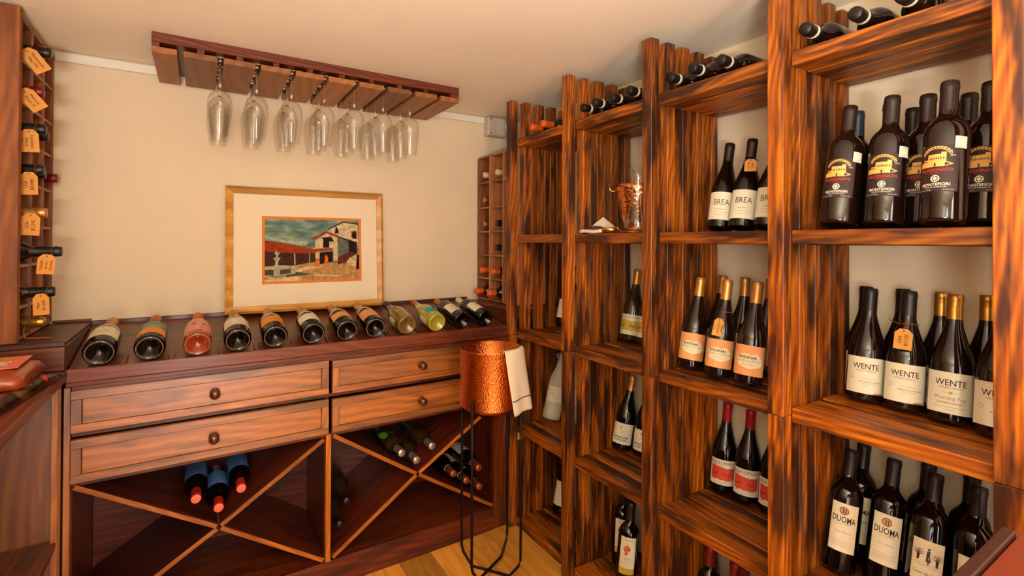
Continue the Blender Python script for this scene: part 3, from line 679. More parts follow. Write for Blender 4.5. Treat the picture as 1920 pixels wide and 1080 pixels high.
def stripe(u, v):
    return towel(u, .2+.8*(.765+.016*v))+dirp(35)*.0016
from_bm(quad_sheet(lambda u, v: stripe(.0+u, v), 22, 1), 'stripe', M_CLOTHD, to, smooth=True)

# ================================================================== LEFT COUNTER
lc = thing('side_counter', 'open-fronted dark wooden side counter along the left wall', 'counter', (-.57, .9, 0))
for i, (a, b) in enumerate(((-.798, -.645), (-.6445, -.492), (-.4915, -.338))):
    board('top_board', a, b, -.3, 1.997, .921, .951, W_DIAG, lc, bev=.002)
board('end_panel', -.79, -.366, 1.975, 1.996, .001, .920, W_CAB, lc, axis=2)
board('front_stile', -.3655, -.350, 1.955, 1.996, .001, .920, W_CAB, lc)
board('end_panel', -.79, -.350, -.29, -.27, .001, .920, W_DIAG, lc, axis=2)
board('inner_shelf', -.79, -.352, -.268, 1.974, .44, .458, W_DARK, lc, axis=1)
board('bottom_board', -.79, -.352, -.268, 1.974, .05, .068, W_DARK, lc, axis=1)
board('back_panel', -.798, -.7905, -.3, 1.974, .001, .920, W_DARK, lc, axis=1)

# packaged food on the left counter
M_SAUS = plain('cured_meat', (150, 62, 24), .35, 0, .5); M_REDF = plain('red_fruit', (196, 40, 22), .3, 0, .4); M_AMB = plain('amber_stick', (176, 104, 30), .4, 0, .3); M_DKS = plain('dark_stick', (70, 26, 14), .4, 0, .3)
M_PKP = plain('pink_card', (226, 120, 100), .5)
p1 = thing('food_package', 'vacuum pack with a pink and cream printed card, upper of the counter packages', 'package', (-.465, 1.82, .9785))
def pillow(lx, ly, h, seed, mat, name, parent, nu=14, nv=14, wrinkle=.003):
    rnd = random.Random(seed); ph = [rnd.uniform(0, 6) for _ in range(6)]
    bm = bmesh.new(); top = {}; bot = {}
    for i in range(nu+1):
        for j in range(nv+1):
            u, v = i/nu, j/nv; e = (max(0, math.sin(PI*u))*max(0, math.sin(PI*v)))**.16
            wz = wrinkle*(math.sin(9*u+ph[0]+4*v)+math.sin(14*v+ph[1])+.6*math.sin(23*u+17*v+ph[2]))*e
            x, y = (u-.5)*lx, (v-.5)*ly
            top[i, j] = bm.verts.new((x, y, h*e+wz)); bot[i, j] = top[i, j] if i in (0, nu) or j in (0, nv) else bm.verts.new((x, y, .0))
    for i in range(nu):
        for j in range(nv):
            f = bm.faces.new((top[i, j], top[i+1, j], top[i+1, j+1], top[i, j+1])); f.smooth = True
            f = bm.faces.new((bot[i, j], bot[i, j+1], bot[i+1, j+1], bot[i+1, j])); f.smooth = True
    return from_bm(bm, name, mat, parent)
pillow(.19, .22, .040, 3, M_SAUS, 'pouch', p1, wrinkle=.0012)
card = board('printed_card', -.085, .068, -.045, .095, .0398, .0416, M_PKP, None); card.parent = p1; card.rotation_euler[0] = 0
prints([(M_PAPERW, ('rect', .02, .02, .06, .05), 0), (M_DREDINK, ('rect', .02, .02, .045, .004), 1), (M_DREDINK, ('rect', -.055, .085, .06, .006), 1), (M_ORANGEL, ('poly', [(-.02, .07), (.06, .075), (.05, .1), (-.02, .1)]), 1),
        (M_DREDINK, ('ring', .02, .02, .026, .029), 1)], lambda x, y, ly=0: (x-.01, y-.01, .0420+.0002*ly), None, 'print', p1)
st_ = board('price_sticker', -.085, .02, -.092, -.046, .0400, .0420, M_PAPER, None); st_.parent = p1
p1.rotation_euler = (math.radians(2), 0, 0)
p2 = thing('food_package', 'cellophane bag of red and amber snacks, lower of the counter packages', 'package', (-.465, 1.73, .9518))
pillow(.22, .44, .026, 5, M_CELLO, 'cellophane_bag', p2, wrinkle=.002)
rnd = random.Random(4)
for i in range(16):
    m = (M_REDF, M_AMB, M_DKS, M_REDF, M_SAUS)[i % 5]; L = rnd.uniform(.05, .09)
    bm = lathe_bm([(0, -L/2), (.008, -L/2+.004), (.010, 0), (.008, L/2-.004), (0, L/2)], 10)
    o = from_bm(bm, 'snack_piece', m, p2); o.rotation_euler = (PI/2+rnd.uniform(-.1, .1), 0, rnd.uniform(-.6, .6)); o.location = (-.07+.045*(i % 4)+rnd.uniform(-.006, .006), -.15+.1*(i//4)+rnd.uniform(-.01, .01), .0125)
p2.rotation_euler = (0, 0, math.radians(-8))

# near tasting table, lower right
nt_ = thing('tasting_table', 'reddish wooden table top with a raised edge in the near right corner', 'table', (.83, -.25, 0))
board('table_top', .40, 1.238, -.62, .186, .955, .985, plain('red_brown_lacquer', (112, 38, 10), .45, 0, .1), nt_)
board('edge_strip', .40, .866, .187, .200, .955, .990, plain('dark_table_edge', (52, 17, 9), .5), nt_)
for a in (.42, 1.17):
    for b in (-.6, .12): board('leg', a, a+.05, b, b+.05, .001, .9545, W_DARK, nt_)

# ================================================================== BOTTLES: display ledge
def lbl(z0, z1, w_, m, p=(), **k): return dict(z0=z0, z1=z1, w=w_, m=m, p=list(p), **k)
G_DISP = 'bottles lying on the sloping display ledge'
disp = [
 (-.266, dict(shape='champ', L=.30, r=.044, capm=M_CAPGLD, cap='champ', knurl=True, twotone=M_MIXG, labels=[lbl(.045, .125, .10, M_PAPER, [(M_INK, ('text', 'BRUT', .012, 0, .085, 0, 1, PI))])]), 'sparkling wine bottle with cream label, first from the left on the sloping ledge'),
 (-.137, dict(shape='champ', L=.30, r=.044, capm=M_CAPCOP, cap='champ', knurl=True, labels=[lbl(.035, .085, .10, M_ORANGEL), lbl(.0851, .145, .10, M_GREYT, [(M_PAPERW, ('text', 'RESERVA', .012, 0, .10, 0, 1, PI))])]), 'bottle with orange and grey-green label, second from the left on the sloping ledge'),
 (-.003, dict(shape='champ', L=.30, r=.0425, glassm=M_ROSE, capm=M_CAPORG, cap='champ', knurl=True, labels=[lbl(.035, .125, .11, M_PINKL, [(M_REDINK, ('poly', [(-.02, .1), (-.012, .112), (-.004, .1), (-.008, .09), (-.018, .09)])), (M_REDINK, ('poly', [(.012, .095), (.02, .108), (.028, .098), (.024, .088), (.014, .086)])), (M_REDINK, ('poly', [(.005, .06), (.012, .07), (.018, .06), (.012, .052)]))])]), 'pink rosé bottle with red leaves on its label lying on the ledge'),
 (.119, dict(shape='champ', L=.30, r=.044, capm=M_CAPBRS, cap='champ', knurl=True, twotone=M_MIXG, labels=[lbl(.05, .125, .10, M_PAPER)]), 'dark bottle with plain pale label at the left corner of the picture frame'),
 (.241, dict(shape='champ', L=.30, r=.044, capm=M_CAPGLD, cap='champ', knurl=True, twotone=M_MIXG, labels=[lbl(.05, .12, .10, M_ORANGEL)]), 'gold-capped bottle with bright orange label on the sloping ledge'),
 (.374, dict(shape='champ', L=.30, r=.0435, capm=M_CAPGLD, cap='champ', knurl=True, twotone=M_MIXG, labels=[lbl(.05, .115, .10, M_PAPERW, [(M_GREYINK, ('text', 'CRISTAL', .010, 0, .09, 0, 1, PI))])]), 'gold-capped bottle with white lettered label, sixth from the left on the ledge'),
 (.501, dict(shape='champ', L=.30, r=.0435, capm=M_CAPGLD, cap='champ', knurl=True, twotone=M_MIXG, labels=[lbl(.055, .11, .10, M_PEACH)]), 'gold-capped bottle with peach label, left one of the peach-labelled pair'),
 (.615, dict(shape='champ', L=.30, r=.0435, capm=M_CAPGLD, cap='champ', knurl=True, twotone=M_MIXG, labels=[lbl(.04, .115, .10, M_PEACH)]), 'gold-capped bottle with peach label, right one of the peach-labelled pair'),
 (.752, dict(shape='burg', L=.30, r=.0415, glassm=M_AMBG, capm=M_CAPBRN, labels=[lbl(.045, .11, .05, M_PAPERW, c=-1.9)], twotone=M_OLIVE), 'amber-olive bottle with gold script just right of the picture'),
 (.890, dict(shape='burg', L=.30, r=.0410, glassm=M_YELG, capm=M_CAPCOP, labels=[lbl(.045, .10, .055, M_TEAL), lbl(.03, .10, .03, M_PAPERW, c=-1.7)]), 'yellow-green glass bottle with teal label on the sloping ledge'),
 (1.012, dict(shape='bord', L=.30, r=.0385, capm=M_CAPCOP, labels=[lbl(.05, .14, .075, M_PAPERW, [(M_GREYINK, ('rect', 0, .07, .05, .002)), (M_GREYINK, ('text', 'VINO', .010, 0, .11, 0, 1, PI)), (M_GREYINK, ('rect', 0, .09, .04, .001))])]), 'black bottle with white label, second from the right on the ledge'),
 (1.134, dict(shape='bord', L=.30, r=.0385, capm=M_CAPCRM, labels=[lbl(.05, .14, .075, M_PAPERW, [(M_GREYINK, ('rect', 0, .07, .045, .001)), (M_DREDINK, ('text', 'TINTO', .010, 0, .11, 0, 1, PI))])]), 'black cream-capped bottle with white label at the right end of the ledge'),
]
for X, kw, lab in disp:
    b = make_bottle(**kw); tag(b, lab, 'bottle', G_DISP); r = kw['r']
    yb = 2.0215; lay(b, (X, yb, .945+.2016*(yb-2.015)+r/math.cos(SL)+.0012), (0, math.cos(SL), math.sin(SL)), (0, 0, 1), PI*0)
    if X > .7 and X < .8: prints([(M_GOLDINK, ('text', 'Chablis', .016, 0, .085, .02, 1, PI))], cyl_map(.0417), None, 'lettering', b)

# ================================================================== BOTTLES: right shelves
A, B, C_, D = 1.382, .928, .482, .041
sticker = dict(z0=.128, z1=.152, w=.020, m=M_PAPERW)
# -- BREA
pb = make_bottle('burg', .295, .041, M_GLASS, M_CAPBRN, labels=[lbl(.026, .118, .088, M_PAPERW, [(M_INK, ('text', 'BREA', .027, 0, .083, -.004, .80)), (M_GREYINK, ('rect', 0, .060, .03, .0012)), (M_GREYINK, ('rect', 0, .050, .044, .0008)), (M_GREYINK, ('rect', 0, .042, .036, .0008))]), lbl(.100, .126, .018, M_PAPER, [(M_GREYINK, ('rect', 0, .122, .012, .001))], c=1.28)])
place(pb, [(1.447, 1.011, A, 11.7, -.12, 'left bottle of the three with hand-lettered white labels on the upper shelf', .041),
           (1.441, .928, A, 12, -.12, 'middle hand-lettered white-label bottle, carrying a kraft tag on its neck', .041),
           (1.442, .845, A, 12.3, -.12, 'right hand-lettered white-label bottle, half hidden behind the post', .041)], group='white hand-lettered bottles on the upper shelf')
# -- BODEGAS
pg = make_bottle('burg', .30, .041, M_BROWNG, M_CAPGLD, labels=[lbl(.027, .112, .094, M_PEACH, [
    (M_PAPER, ('poly', [(-.036, .072), (-.026, .084), (-.01, .088), (.005, .085), (.018, .090), (.030, .080), (.040, .068), (.034, .056), (.020, .050), (.004, .046), (-.014, .050), (-.028, .054)]), 0),
    (M_INK, ('text', 'BODEGAS', .0105, -.004, .078, .03), 1), (M_GREYINK, ('text', 'HENRI LURTON', .0098, 0, .068, 0, 1.05), 1), (M_GREYINK, ('text', 'Chardonnay', .006, -.004, .058), 1), (M_YELL, ('rect', 0, .034, .07, .001), 1)])])
place(pg, [(1.368, 1.067, B, 11.9, -.06, 'front left gold-capped bottle with peach label on the middle shelf', .041),
           (1.358, .957, B, 10.8, -.06, 'front middle gold-capped peach-label bottle, with a kraft tag tied on', .041),
           (1.352, .854, B, 11.2, -.06, 'front right gold-capped bottle with peach label beside the thick post', .041),
           (1.519, 1.078, B, 9, -.1, 'gold-capped bottle standing behind the front left peach-label bottle', .041),
           (1.534, .993, B, 6, -.1, 'gold-capped bottle standing behind the tagged peach-label bottle', .041),
           (1.534, .905, B, 6, -.1, 'gold-capped bottle standing behind the front right peach-label bottle', .041)], group='gold-capped peach-label bottles')
# -- WENTE
def wente(gold):
    P = [(M_INK, ('text', 'WENTE', .0195, 0, .088, .006, .86)), (M_GREYINK, ('text', 'VINEYARDS', .0065, 0, .077, 0, 1.3))]
    if gold: P += [(M_YELL, ('rect', 0, .066, .006, .005)), (M_GREYINK, ('rect', 0, .066, .03, .0006)), (M_GREYINK, ('text', 'Morning Fog', .011, 0, .054)), (M_INK, ('text', 'CHARDONNAY', .0055, 0, .043, 0, 1.3)), (M_GREYINK, ('rect', 0, .034, .06, .0008)), (M_GREYINK, ('rect', 0, .028, .02, .0008))]
    else: P += [(M_GREYINK, ('ring', -.030, .060, .0045, .0052)), (M_GREYINK, ('rect', .008, .058, .030, .0007)), (M_INK, ('text', 'RIVA RANCH VINEYARD', .0045, .012, .050)), (M_GREYINK, ('rect', .010, .045, .034, .0007)), (M_GREYINK, ('rect', 0, .039, .01, .0007)), (M_CAPGLD, ('rect', .030, .0215, .022, .004))]
    return make_bottle('burg', .295, .042, M_BROWNG, M_CAPBRS if gold else M_CAPBLK, cap='screw' if gold else 'foil', labels=[lbl(.0195, .112, .098, M_PAPERW, P)])
w1 = wente(False); w2 = wente(True)
place(w1, [(1.487, .610, B, 9, -.0, 'front left black-capped bottle with big white label, middle shelf nearest section', .042),
           (1.487, .524, B, 9, 0, 'front black-capped white-label bottle wearing the price tag with a bow', .042),
           (1.563, .6455, B, 5.8, .0, 'black-capped bottle in the back row behind the front left white-label bottle', .042),
           (1.563, .559, B, 5.8, .0, 'black-capped bottle in the back row behind the price-tagged bottle', .042)], group='black-capped white-label bottles')
place(w2, [(1.479, .432, B, 9.5, 0, 'front gold screw-capped bottle with big white label, third of its row', .042),
           (1.563, .4745, B, 4.0, 0, 'gold screw-capped bottle in the back row, left of the two', .042),
           (1.563, .388, B, 4.0, 0, 'gold screw-capped bottle in the back row at the near post', .042)], group='gold screw-capped white-label bottles')
w3 = dup(w1); place(w3, [(1.458, .3435, B, 9, -.02, 'front right white-label bottle cut off by the near post', .042)], group='black-capped white-label bottles')
# -- MONTEFIORI
def arch_els():
    E_ = []
    for i in range(11):
        a = math.radians(150-120*i/10); x, y = .026*math.cos(a), .128+.024*math.sin(a)
        E_.append((M_GOLDINK, ('ring', x, y, .0014, .0029), 1))
    for i in range(10):
        a = math.radians(144-120*i/10); x, y = .0285*math.cos(a), .1285+.0255*math.sin(a)
        E_.append((M_GOLDINK, ('ring', x, y, .0008, .0018), 1))
    return E_
MP = arch_els()+[
    (M_GOLDINK, ('poly', [(-.030, .112), (.014, .112), (.014, .122), (.012, .122), (-.018, .124), (-.030, .122)]), 1),
    (M_GOLDINK, ('rect', -.003, .130, .022, .016), 1), (M_GOLDINK, ('rect', .012, .131, .008, .022), 1), (M_GOLDINK, ('rect', -.018, .124, .010, .008), 1),
    (M_GOLDINK, ('poly', [(.015, .112), (.028, .117), (.016, .122), (.016, .120), (.023, .117), (.016, .114)]), 1),
    (M_DARKL, ('rect', -.0015, .116, .003, .007), 2)]+[(M_DARKL, ('rect', -.010+.0035*i, .129, .0016, .004), 2) for i in range(6)]+[(M_DARKL, ('rect', .012, .129, .002, .004), 2), (M_DARKL, ('rect', -.018, .124, .006, .002), 2)]+[
    (M_REDINK, ('text', 'SELEZIONATO', .0085, 0, .1045, .01, 1.0), 1), (M_REDINK, ('text', 'Vino Tinto', .0038, 0, .098), 1),
    (M_WHITEINK, ('ring', 0, .087, .0052, .0072), 1), (M_WHITEINK, ('ring', 0, .087, .0012, .0032), 1), (M_WHITEINK, ('rect', 0, .087, .016, .0008), 1), (M_WHITEINK, ('rect', 0, .087, .0008, .016), 1),
    (M_WHITEINK, ('text', 'MONTEFIORI', .0082, 0, .0745, .015), 1), (M_WHITEINK, ('text', 'VALLE DE GUADALUPE', .0036, 0, .0690), 1),
    (M_WHITEINK, ('text', 'CONT. NET. 750 ML', .003, -.019, .0635), 1), (M_WHITEINK, ('text', '14% ALC. VOL.', .003, .021, .0635), 1), (M_WHITEINK, ('text', '2019', .0045, .026, .134), 1)]
mt = make_bottle('bord', .305, .0385, M_BROWNG, M_CAPBRN, labels=[lbl(.060, .157, .072, M_DARKL, MP), lbl(.150, .175, .022, M_PAPERW, [(M_GREYINK, ('rect', 0, .171, .015, .0008)), (M_GREYINK, ('rect', 0, .154, .012, .0008))], c=1.02)])
GM = 'black bottles with gold building labels on the top open shelf'
place(mt, [(1.305, .590, A, 13, -.30, 'leftmost front black bottle with gold building label and white sticker', .0385),
           (1.311, .498, A, 9.9, -.22, 'second front black bottle with gold building label from the left', .0385),
           (1.290, .387, A, 9.5, -.38, 'tallest-looking front black bottle, gold building label and sticker on shoulder', .0385),
           (1.370, .341, A, 9, -.3, 'black gold-label bottle cut off by the near post', .0385),
           (1.376, .449, A, 8.2, -.2, 'black gold-label bottle just behind and left of the tallest-looking one', .0385),
           (1.445, .395, A, 8, -.3, 'black-capped bottle in the back between the two near gold-label bottles', .0385),
           (1.500, .515, A, 5.6, -.3, 'black-capped bottle against the wall in the gap of the gold-label group', .0385),
           (1.521, .420, A, 6, -.3, 'black-capped bottle at the wall behind the tallest-looking one', .0385)], group=GM)
nb = make_bottle('bord', .305, .0385, M_BROWNG, M_CAPBLU)
place(nb, [(1.428, .605, A, 3.2, 0, 'navy-capped bottle behind the leftmost gold-label bottle', .0385), (1.408, .524, A, 2.8, 0, 'navy-capped bottle behind the second gold-label bottle', .0385)], group='navy-capped bottles')
# -- DUOMA and neighbours, third shelf
DP = [(M_BRONZE, ('ring', -.002, .152, .0, .0095), 0), (M_DARKL, ('ring', -.002, .152, .0088, .0102), 1), (M_DARKL, ('poly', [(-.005, .158), (-.003, .158), (-.002, .146), (-.004, .146)]), 1), (M_DARKL, ('poly', [(.003, .158), (.001, .158), (.000, .146), (.002, .146)]), 1), (M_DARKL, ('rect', -.002, .1455, .010, .0012), 1),
      (M_INK, ('text', 'DUOMA', .0215, -.001, .130, .012, .66), 1), (M_INK, ('rect', .0085, .122, .008, .0012), 1), (M_GREYINK, ('text', 'VALLE DE GUADALUPE', .0032, 0, .119), 1), (M_GREYINK, ('text', 'Vino  Reserva', .006, 0, .100), 1)]+[(M_GREYINK, ('rect', -.001, .078-.0042*i, .048-.004*(i % 2), .0006), 1) for i in range(4)]
d1 = make_bottle('bord', .305, .0385, M_GLASS, M_CAPBLK, labels=[lbl(.052, .170, .062, M_PAPERW, DP)])
place(d1, [(1.425, .645, C_, 15, 0, 'left white-label bottle with a round bronze emblem on the third shelf', .0385), (1.451, .560, C_, 17, 0, 'second white-label bottle with a round bronze emblem, by the sketched label', .0385)], group='bronze-emblem bottles')
d2 = make_bottle('bord', .305, .0385, M_GLASS, M_CAPBLK, labels=[lbl(.052, .170, .062, M_PAPERW, [(M_INK, ('text', 'DUOMA', .0185, -.002, .131, .012, .80)), (M_INK, ('text', 'DOS', .007, .012, .106, .01, 1.2)), (M_GREYINK, ('rect', .01, .080, .03, .0006)), (M_GREYINK, ('rect', .01, .075, .03, .0006))])])
place(d2, [(1.506, .645, C_, 14, .05, 'white-label bottle in the back between the two bronze-emblem bottles', .0385), (1.520, .503, C_, 13, 0, 'dark bottle with a slim white label edge behind the sketched label', .0385)], group='white-label back-row bottles')
def vine(x, y, s):
    E_ = []
    E_.append((M_DARKL, ('poly', [(x-.002*s, y-.012*s), (x+.002*s, y-.012*s), (x+.0035*s, y), (x+.001*s, y+.004*s), (x-.0025*s, y+.001*s)]), 1))
    for dx, dy, L in ((-.007, .008, 1), (.006, .009, 1), (0, .012, 1), (-.010, .003, 1), (.010, .003, 1), (-.004, .012, 1), (.004, .013, 1)):
        nx, ny = -dy, dx; q = math.hypot(nx, ny); nx, ny = nx/q*.0005, ny/q*.0005
        E_.append((M_DARKL, ('poly', [(x-nx, y-ny), (x+nx, y+ny), (x+dx*s+nx, y+dy*s+ny), (x+dx*s-nx, y+dy*s-ny)]), 1))
    rn = random.Random(int(x*1e4)+3)
    for i in range(26): E_.append((M_CAPBRN, ('ring', x+rn.uniform(-.011, .011)*s, y+rn.uniform(.002, .014)*s, .0002, .0007), 1))
    return E_
SP = vine(-.018, .118, 1.0)+vine(.017, .113, 1.05)+vine(.001, .106, .5)+[(M_DARKL, ('poly', [(-.003, .106), (.0, .106), (.001, .118), (.003, .106), (.005, .106), (.003, .124), (.004, .130), (-.002, .130), (-.003, .122)]), 1), (M_DARKL, ('ring', .001, .133, 0, .0024), 1), (M_DARKL, ('rect', .001, .1355, .007, .0008), 1)]+[(M_GREYINK, ('rect', 0, .101-.003*i, .050-.008*i, .0006), 1) for i in range(3)]+[(M_INK, ('text', 'Casta de Vinos', .0085, 0, .080, 0), 1)]
d3 = make_bottle('bord', .305, .0385, M_GLASS, M_CAPBLK, labels=[lbl(.062, .152, .062, M_PAPER, SP)])
place(d3, [(1.439, .472, C_, 18, .02, 'front bottle with a sketched vineyard scene on its label, third shelf', .0385), (1.452, .392, C_, 15, .1, 'bottle with a sketched vineyard label next to the near post', .0385)], group='sketched-label bottles')
d4 = make_bottle('bord', .305, .0385, M_GLASS, M_CAPBLK)
place(d4, [(1.530, .420, C_, 12, 0, 'plain dark bottle at the wall behind the two sketched-label bottles', .0385)])
# -- BAJALUPANO
def lup(bandm, capm, gl):
    rn = random.Random(2); top = .078; jag = []
    n = 16; xs = [-.038+.076*i/n for i in range(n+1)]
    jag = [(x, .040+rn.uniform(-.003, .003)) for x in xs]+[(.038, .083), (.012, .080), (-.012, .084), (-.038, .086)]
    P = [(bandm, ('poly', jag), 0), (M_GREYINK if bandm is M_YELL else M_INK, ('text', 'BAJALUPANO', .0150, 0, .096, -.006, .95), 1)]
    dm = M_DARKL if bandm is M_YELL else M_DREDINK
    for cx in (-.026, .018):
        pts = []
        for i in range(9): a = PI*1.05+PI*.9*i/8; pts.append((cx+.0115*math.cos(a), .066+.010*math.sin(a)))
        for i in range(9)[::-1]: a = PI*1.05+PI*.9*i/8; pts.append((cx+.0095*math.cos(a), .067+.0075*math.sin(a)))
        P.append((dm, ('poly', pts), 1))
    for i in range(18): P.append((dm, ('ring', rn.uniform(-.035, .035), rn.uniform(.045, .078), 0, .0012), 1))
    P.append((M_GREYINK, ('rect', 0, .031, .05, .0008), 1))
    return make_bottle('burg', .30 if gl is not M_GLASS else .295, .041, gl, capm, labels=[lbl(.0235, .107, .092, M_PAPERW, P)])
bj = lup(M_CORALP, M_CAPRED, M_GLASS)
place(bj, [(1.552, 1.075, C_, 7.4, -.08, 'left red-capped bottle with coral band label on the third shelf', .041), (1.554, .988, C_, 7.1, -.08, 'middle red-capped bottle with coral band label on the third shelf', .041), (1.559, .901, C_, 6, -.08, 'right red-capped coral-label bottle, mostly behind the thick post', .041)], group='red-capped coral-label bottles')
lp = lup(M_YELL, M_CAPGLD, M_OLIVE)
place(lp, [(1.537, 1.502, B, 10.1, -.3, 'left bottle with mustard-yellow band label beside the second post', .041), (1.538, 1.414, B, 10, -.3, 'right mustard-label bottle, mostly hidden by the post', .041)], group='mustard-label bottles')
# -- BOURGOGNE
bo = make_bottle('burg', .30, .041, M_GLASS, M_CAPGLD, labels=[lbl(.022, .104, .094, M_PAPERW, [(M_GREYINK, ('ring', -.006, .088, .002, .0045)), (M_GREYINK, ('rect', -.004, .074, .034, .0008)), (M_GREYINK, ('rect', -.004, .068, .022, .0008)), (M_INK, ('text', 'BOURGOGNE', .0098, -.004, .048, .03)), (M_INK, ('text', "COTE D'OR", .0098, -.004, .037, .03)), (M_GREYINK, ('rect', -.006, .028, .02, .0008))])])
place(bo, [(1.492, 1.503, C_, 13.2, -.2, 'left gold-capped bottle with plain white label on the third shelf', .041), (1.520, 1.412, C_, 9, -.2, 'right gold-capped bottle with plain white label behind the post edge', .041)], group='gold-capped plain white-label bottles')
# -- far section singles
c1 = make_bottle('bord', .30, .038, M_GLASS, M_CAPBLK, labels=[lbl(.035, .125, .08, M_PAPERW, [(M_REDINK, ('ring', -.004, .114, .0025, .004)), (M_REDINK, ('ring', .004, .114, .0025, .004)), (M_GREYINK, ('text', 'J', .012, -.008, .055))])])
place(c1, [(1.521, 1.936, B, 13, -.2, 'single cream-label bottle with orange loop mark in the farthest section', .038)])
c2 = make_bottle('bord', .30, .038, M_GLASS, M_CAPBLK, labels=[lbl(.035, .145, .08, M_PAPERW, [(M_GREYINK, ('text', 'Y', .01, -.02, .13))])])
place(c2, [(1.480, 1.902, D, 11.5, -.2, 'single white-label bottle on the floor-level shelf of the farthest section', .038)])
# tissue wrapped bottles
def wrapped(label, x, y, lean, seed):
    rn = random.Random(seed); root = bpy.data.objects.new('wrapped_bottle', None); COL.objects.link(root)
    pr = [(0, 0), (.036, 0), (.043, .004), (.0435, .02), (.0425, .10), (.0435, .16), (.040, .185), (.030, .215), (.021, .245), (.018, .27), (.0165, .285), (.024, .295), (.031, .312), (.024, .308), (.012, .300), (0, .298)]
    bm = lathe_bm(pr, 28)
    for v in bm.verts:
        a = math.atan2(v.co.y, v.co.x); k = .0012*math.sin(a*5+v.co.z*30+seed)+.0010*math.sin(a*11-v.co.z*50)
        if v.co.z > .16: k *= 2.4
        if v.co.z > .29: k += .005*math.sin(a*3+seed); v.co.z += .008*math.sin(a*2+seed)
        h = math.hypot(v.co.x, v.co.y)
        if h > .01: v.co.x *= 1+k/h; v.co.y *= 1+k/h
    from_bm(bm, 'tissue_wrap', M_TISSUE, root)
    lo = label_patch(.0450, .085, .155, 1.0, M_PAPERW, root); prints([(M_GREYINK, ('text', 'vino', .010, -.008, .122)), (M_GREYINK, ('text', 'tinto', .008, .006, .112))], lambda x, y, ly=0: (.0458*math.cos(x/.045), .0458*math.sin(x/.045), y), None, 'lettering', lo)
    tag(root, label, 'bottle', 'bottles wrapped in white tissue'); stand(root, x, y, C_, lean, face_cam(x, y, -.2), .042)
wrapped('tissue-wrapped bottle with a cream label in the farthest shelf section', 1.447, 1.930, 14, 1)
wrapped('second tissue-wrapped bottle, mostly hidden behind the post', 1.500, 1.842, 12, 4)
# -- flower labels, floor row
FP = [(M_YELL, ('rect', 0, .066, .060, .022), 0), (M_INK, ('text', 'L.A. Cetto', .008, 0, .178), 1), (M_GREYINK, ('text', 'Zinfandel', .007, 0, .112), 1), (M_GREYINK, ('rect', 0, .104, .02, .0008), 1), (M_GREYINK, ('rect', 0, .094, .034, .0006), 1)]
for dx, dy, m_ in ((0, 0, M_CORALP), (-.006, .006, M_ORANGEL), (.006, .006, M_CORALP), (-.005, -.006, M_CORALP), (.004, -.007, M_ORANGEL), (0, .010, M_REDINK), (-.009, 0, M_REDINK), (.008, -.001, M_DREDINK), (0, -.013, M_CORALP), (-.003, -.018, M_REDINK)):
    FP.append((m_, ('ring', -.004+dx, .146+dy, .0012, .0048), 1))
FP[1] = (M_INK, ('text', 'Vino Tinto', .008, 0, .178), 1)
fb_ = make_bottle('bord', .305, .0385, M_GLASS, M_CAPBLK, labels=[lbl(.055, .188, .060, M_PAPERW, FP)])
place(fb_, [(1.377, 1.368, D, 7, 0, 'front bottle with a tall orange flower label on the floor-level shelf', .0385), (1.462, 1.473, D, 3, 0, 'bottle with flower label standing behind and left of its twin', .0385), (1.48, 1.33, D, 3, .1, 'flower-label bottle at the back, hidden by the post except its yellow edge', .0385)], group='flower-label bottles')
bc = make_bottle('bord', .30, .038, M_GLASS, M_CAPBUR, labels=[lbl(.04, .12, .07, M_PAPERW)], neckband=(.20+.006, .232, M_PAPERW))
place(bc, [(1.430, 1.040, D, 1.5, -.1, 'burgundy-capped bottle with white neck band, left of three at floor level', .038), (1.427, .946, D, 1.5, -.1, 'burgundy-capped bottle with white neck band, middle of three at floor level', .038), (1.432, .862, D, 1.5, -.1, 'burgundy-capped bottle with white neck band, nearest the thick post', .038)], group='burgundy-capped bottles')
ob = make_bottle('burg', .285, .040, plain('orange_wine_glass', (150, 50, 22), .08, 0, .6), M_CAPBLK, labels=[lbl(.03, .10, .08, M_PAPER)])
place(ob, [(1.530, .985, D, 3, 0, 'orange-tinted bottle behind the burgundy-capped bottles', .04)])

# -- bottles lying on top of the shelving
tb = make_bottle('bord', .30, .0385, M_BROWNG, M_CAPBLK, labels=[lbl(.05, .15, .07, M_PAPERW)], neckband=(.256, .266, M_PAPER))
LZ = 1.8415+.0385
tops = [(1.500, 'black-capped bottle lying on the shelf top, leftmost in the second section'), (1.418, 'black-capped bottle lying on the shelf top, second in the second section'), (1.337, 'black-capped bottle lying on the shelf top, third in the second section'), (1.240, 'black-capped bottle lying on the shelf top beside the third post'),
        (1.071, 'black bottle with cream neck band lying leftmost in the third top section'), (.977, 'black bottle with cream neck band lying in the middle of the third top section'), (.888, 'black bottle with cream neck band lying rightmost in the third top section'),
        (.645, 'black bottle lying leftmost on the nearest section of the shelf top'), (.540, 'black bottle lying in the middle of the nearest section of the shelf top'), (.445, 'black bottle lying rightmost on the nearest section of the shelf top')]
for i, (yy, lab) in enumerate(tops):
    b = tb if i == 0 else dup(tb); tag(b, lab, 'bottle', 'bottles lying on top of the wall shelving'); lay(b, (1.575-.012*(i % 2), yy, LZ), (-1, .0, .0), (0, 0, 1), .6+PI/2*(i % 2))
to2 = make_bottle('bord', .30, .0385, M_BROWNG, M_CAPORG)
for i, (yy, lab) in enumerate(((1.888, 'left orange-capped bottle lying on the farthest shelf top'), (1.802, 'right orange-capped bottle lying on the farthest shelf top'))):
    b = to2 if i == 0 else dup(to2); tag(b, lab, 'bottle', 'orange-capped bottles on the shelf top'); lay(b, (1.595, yy, LZ), (-1, 0, 0))

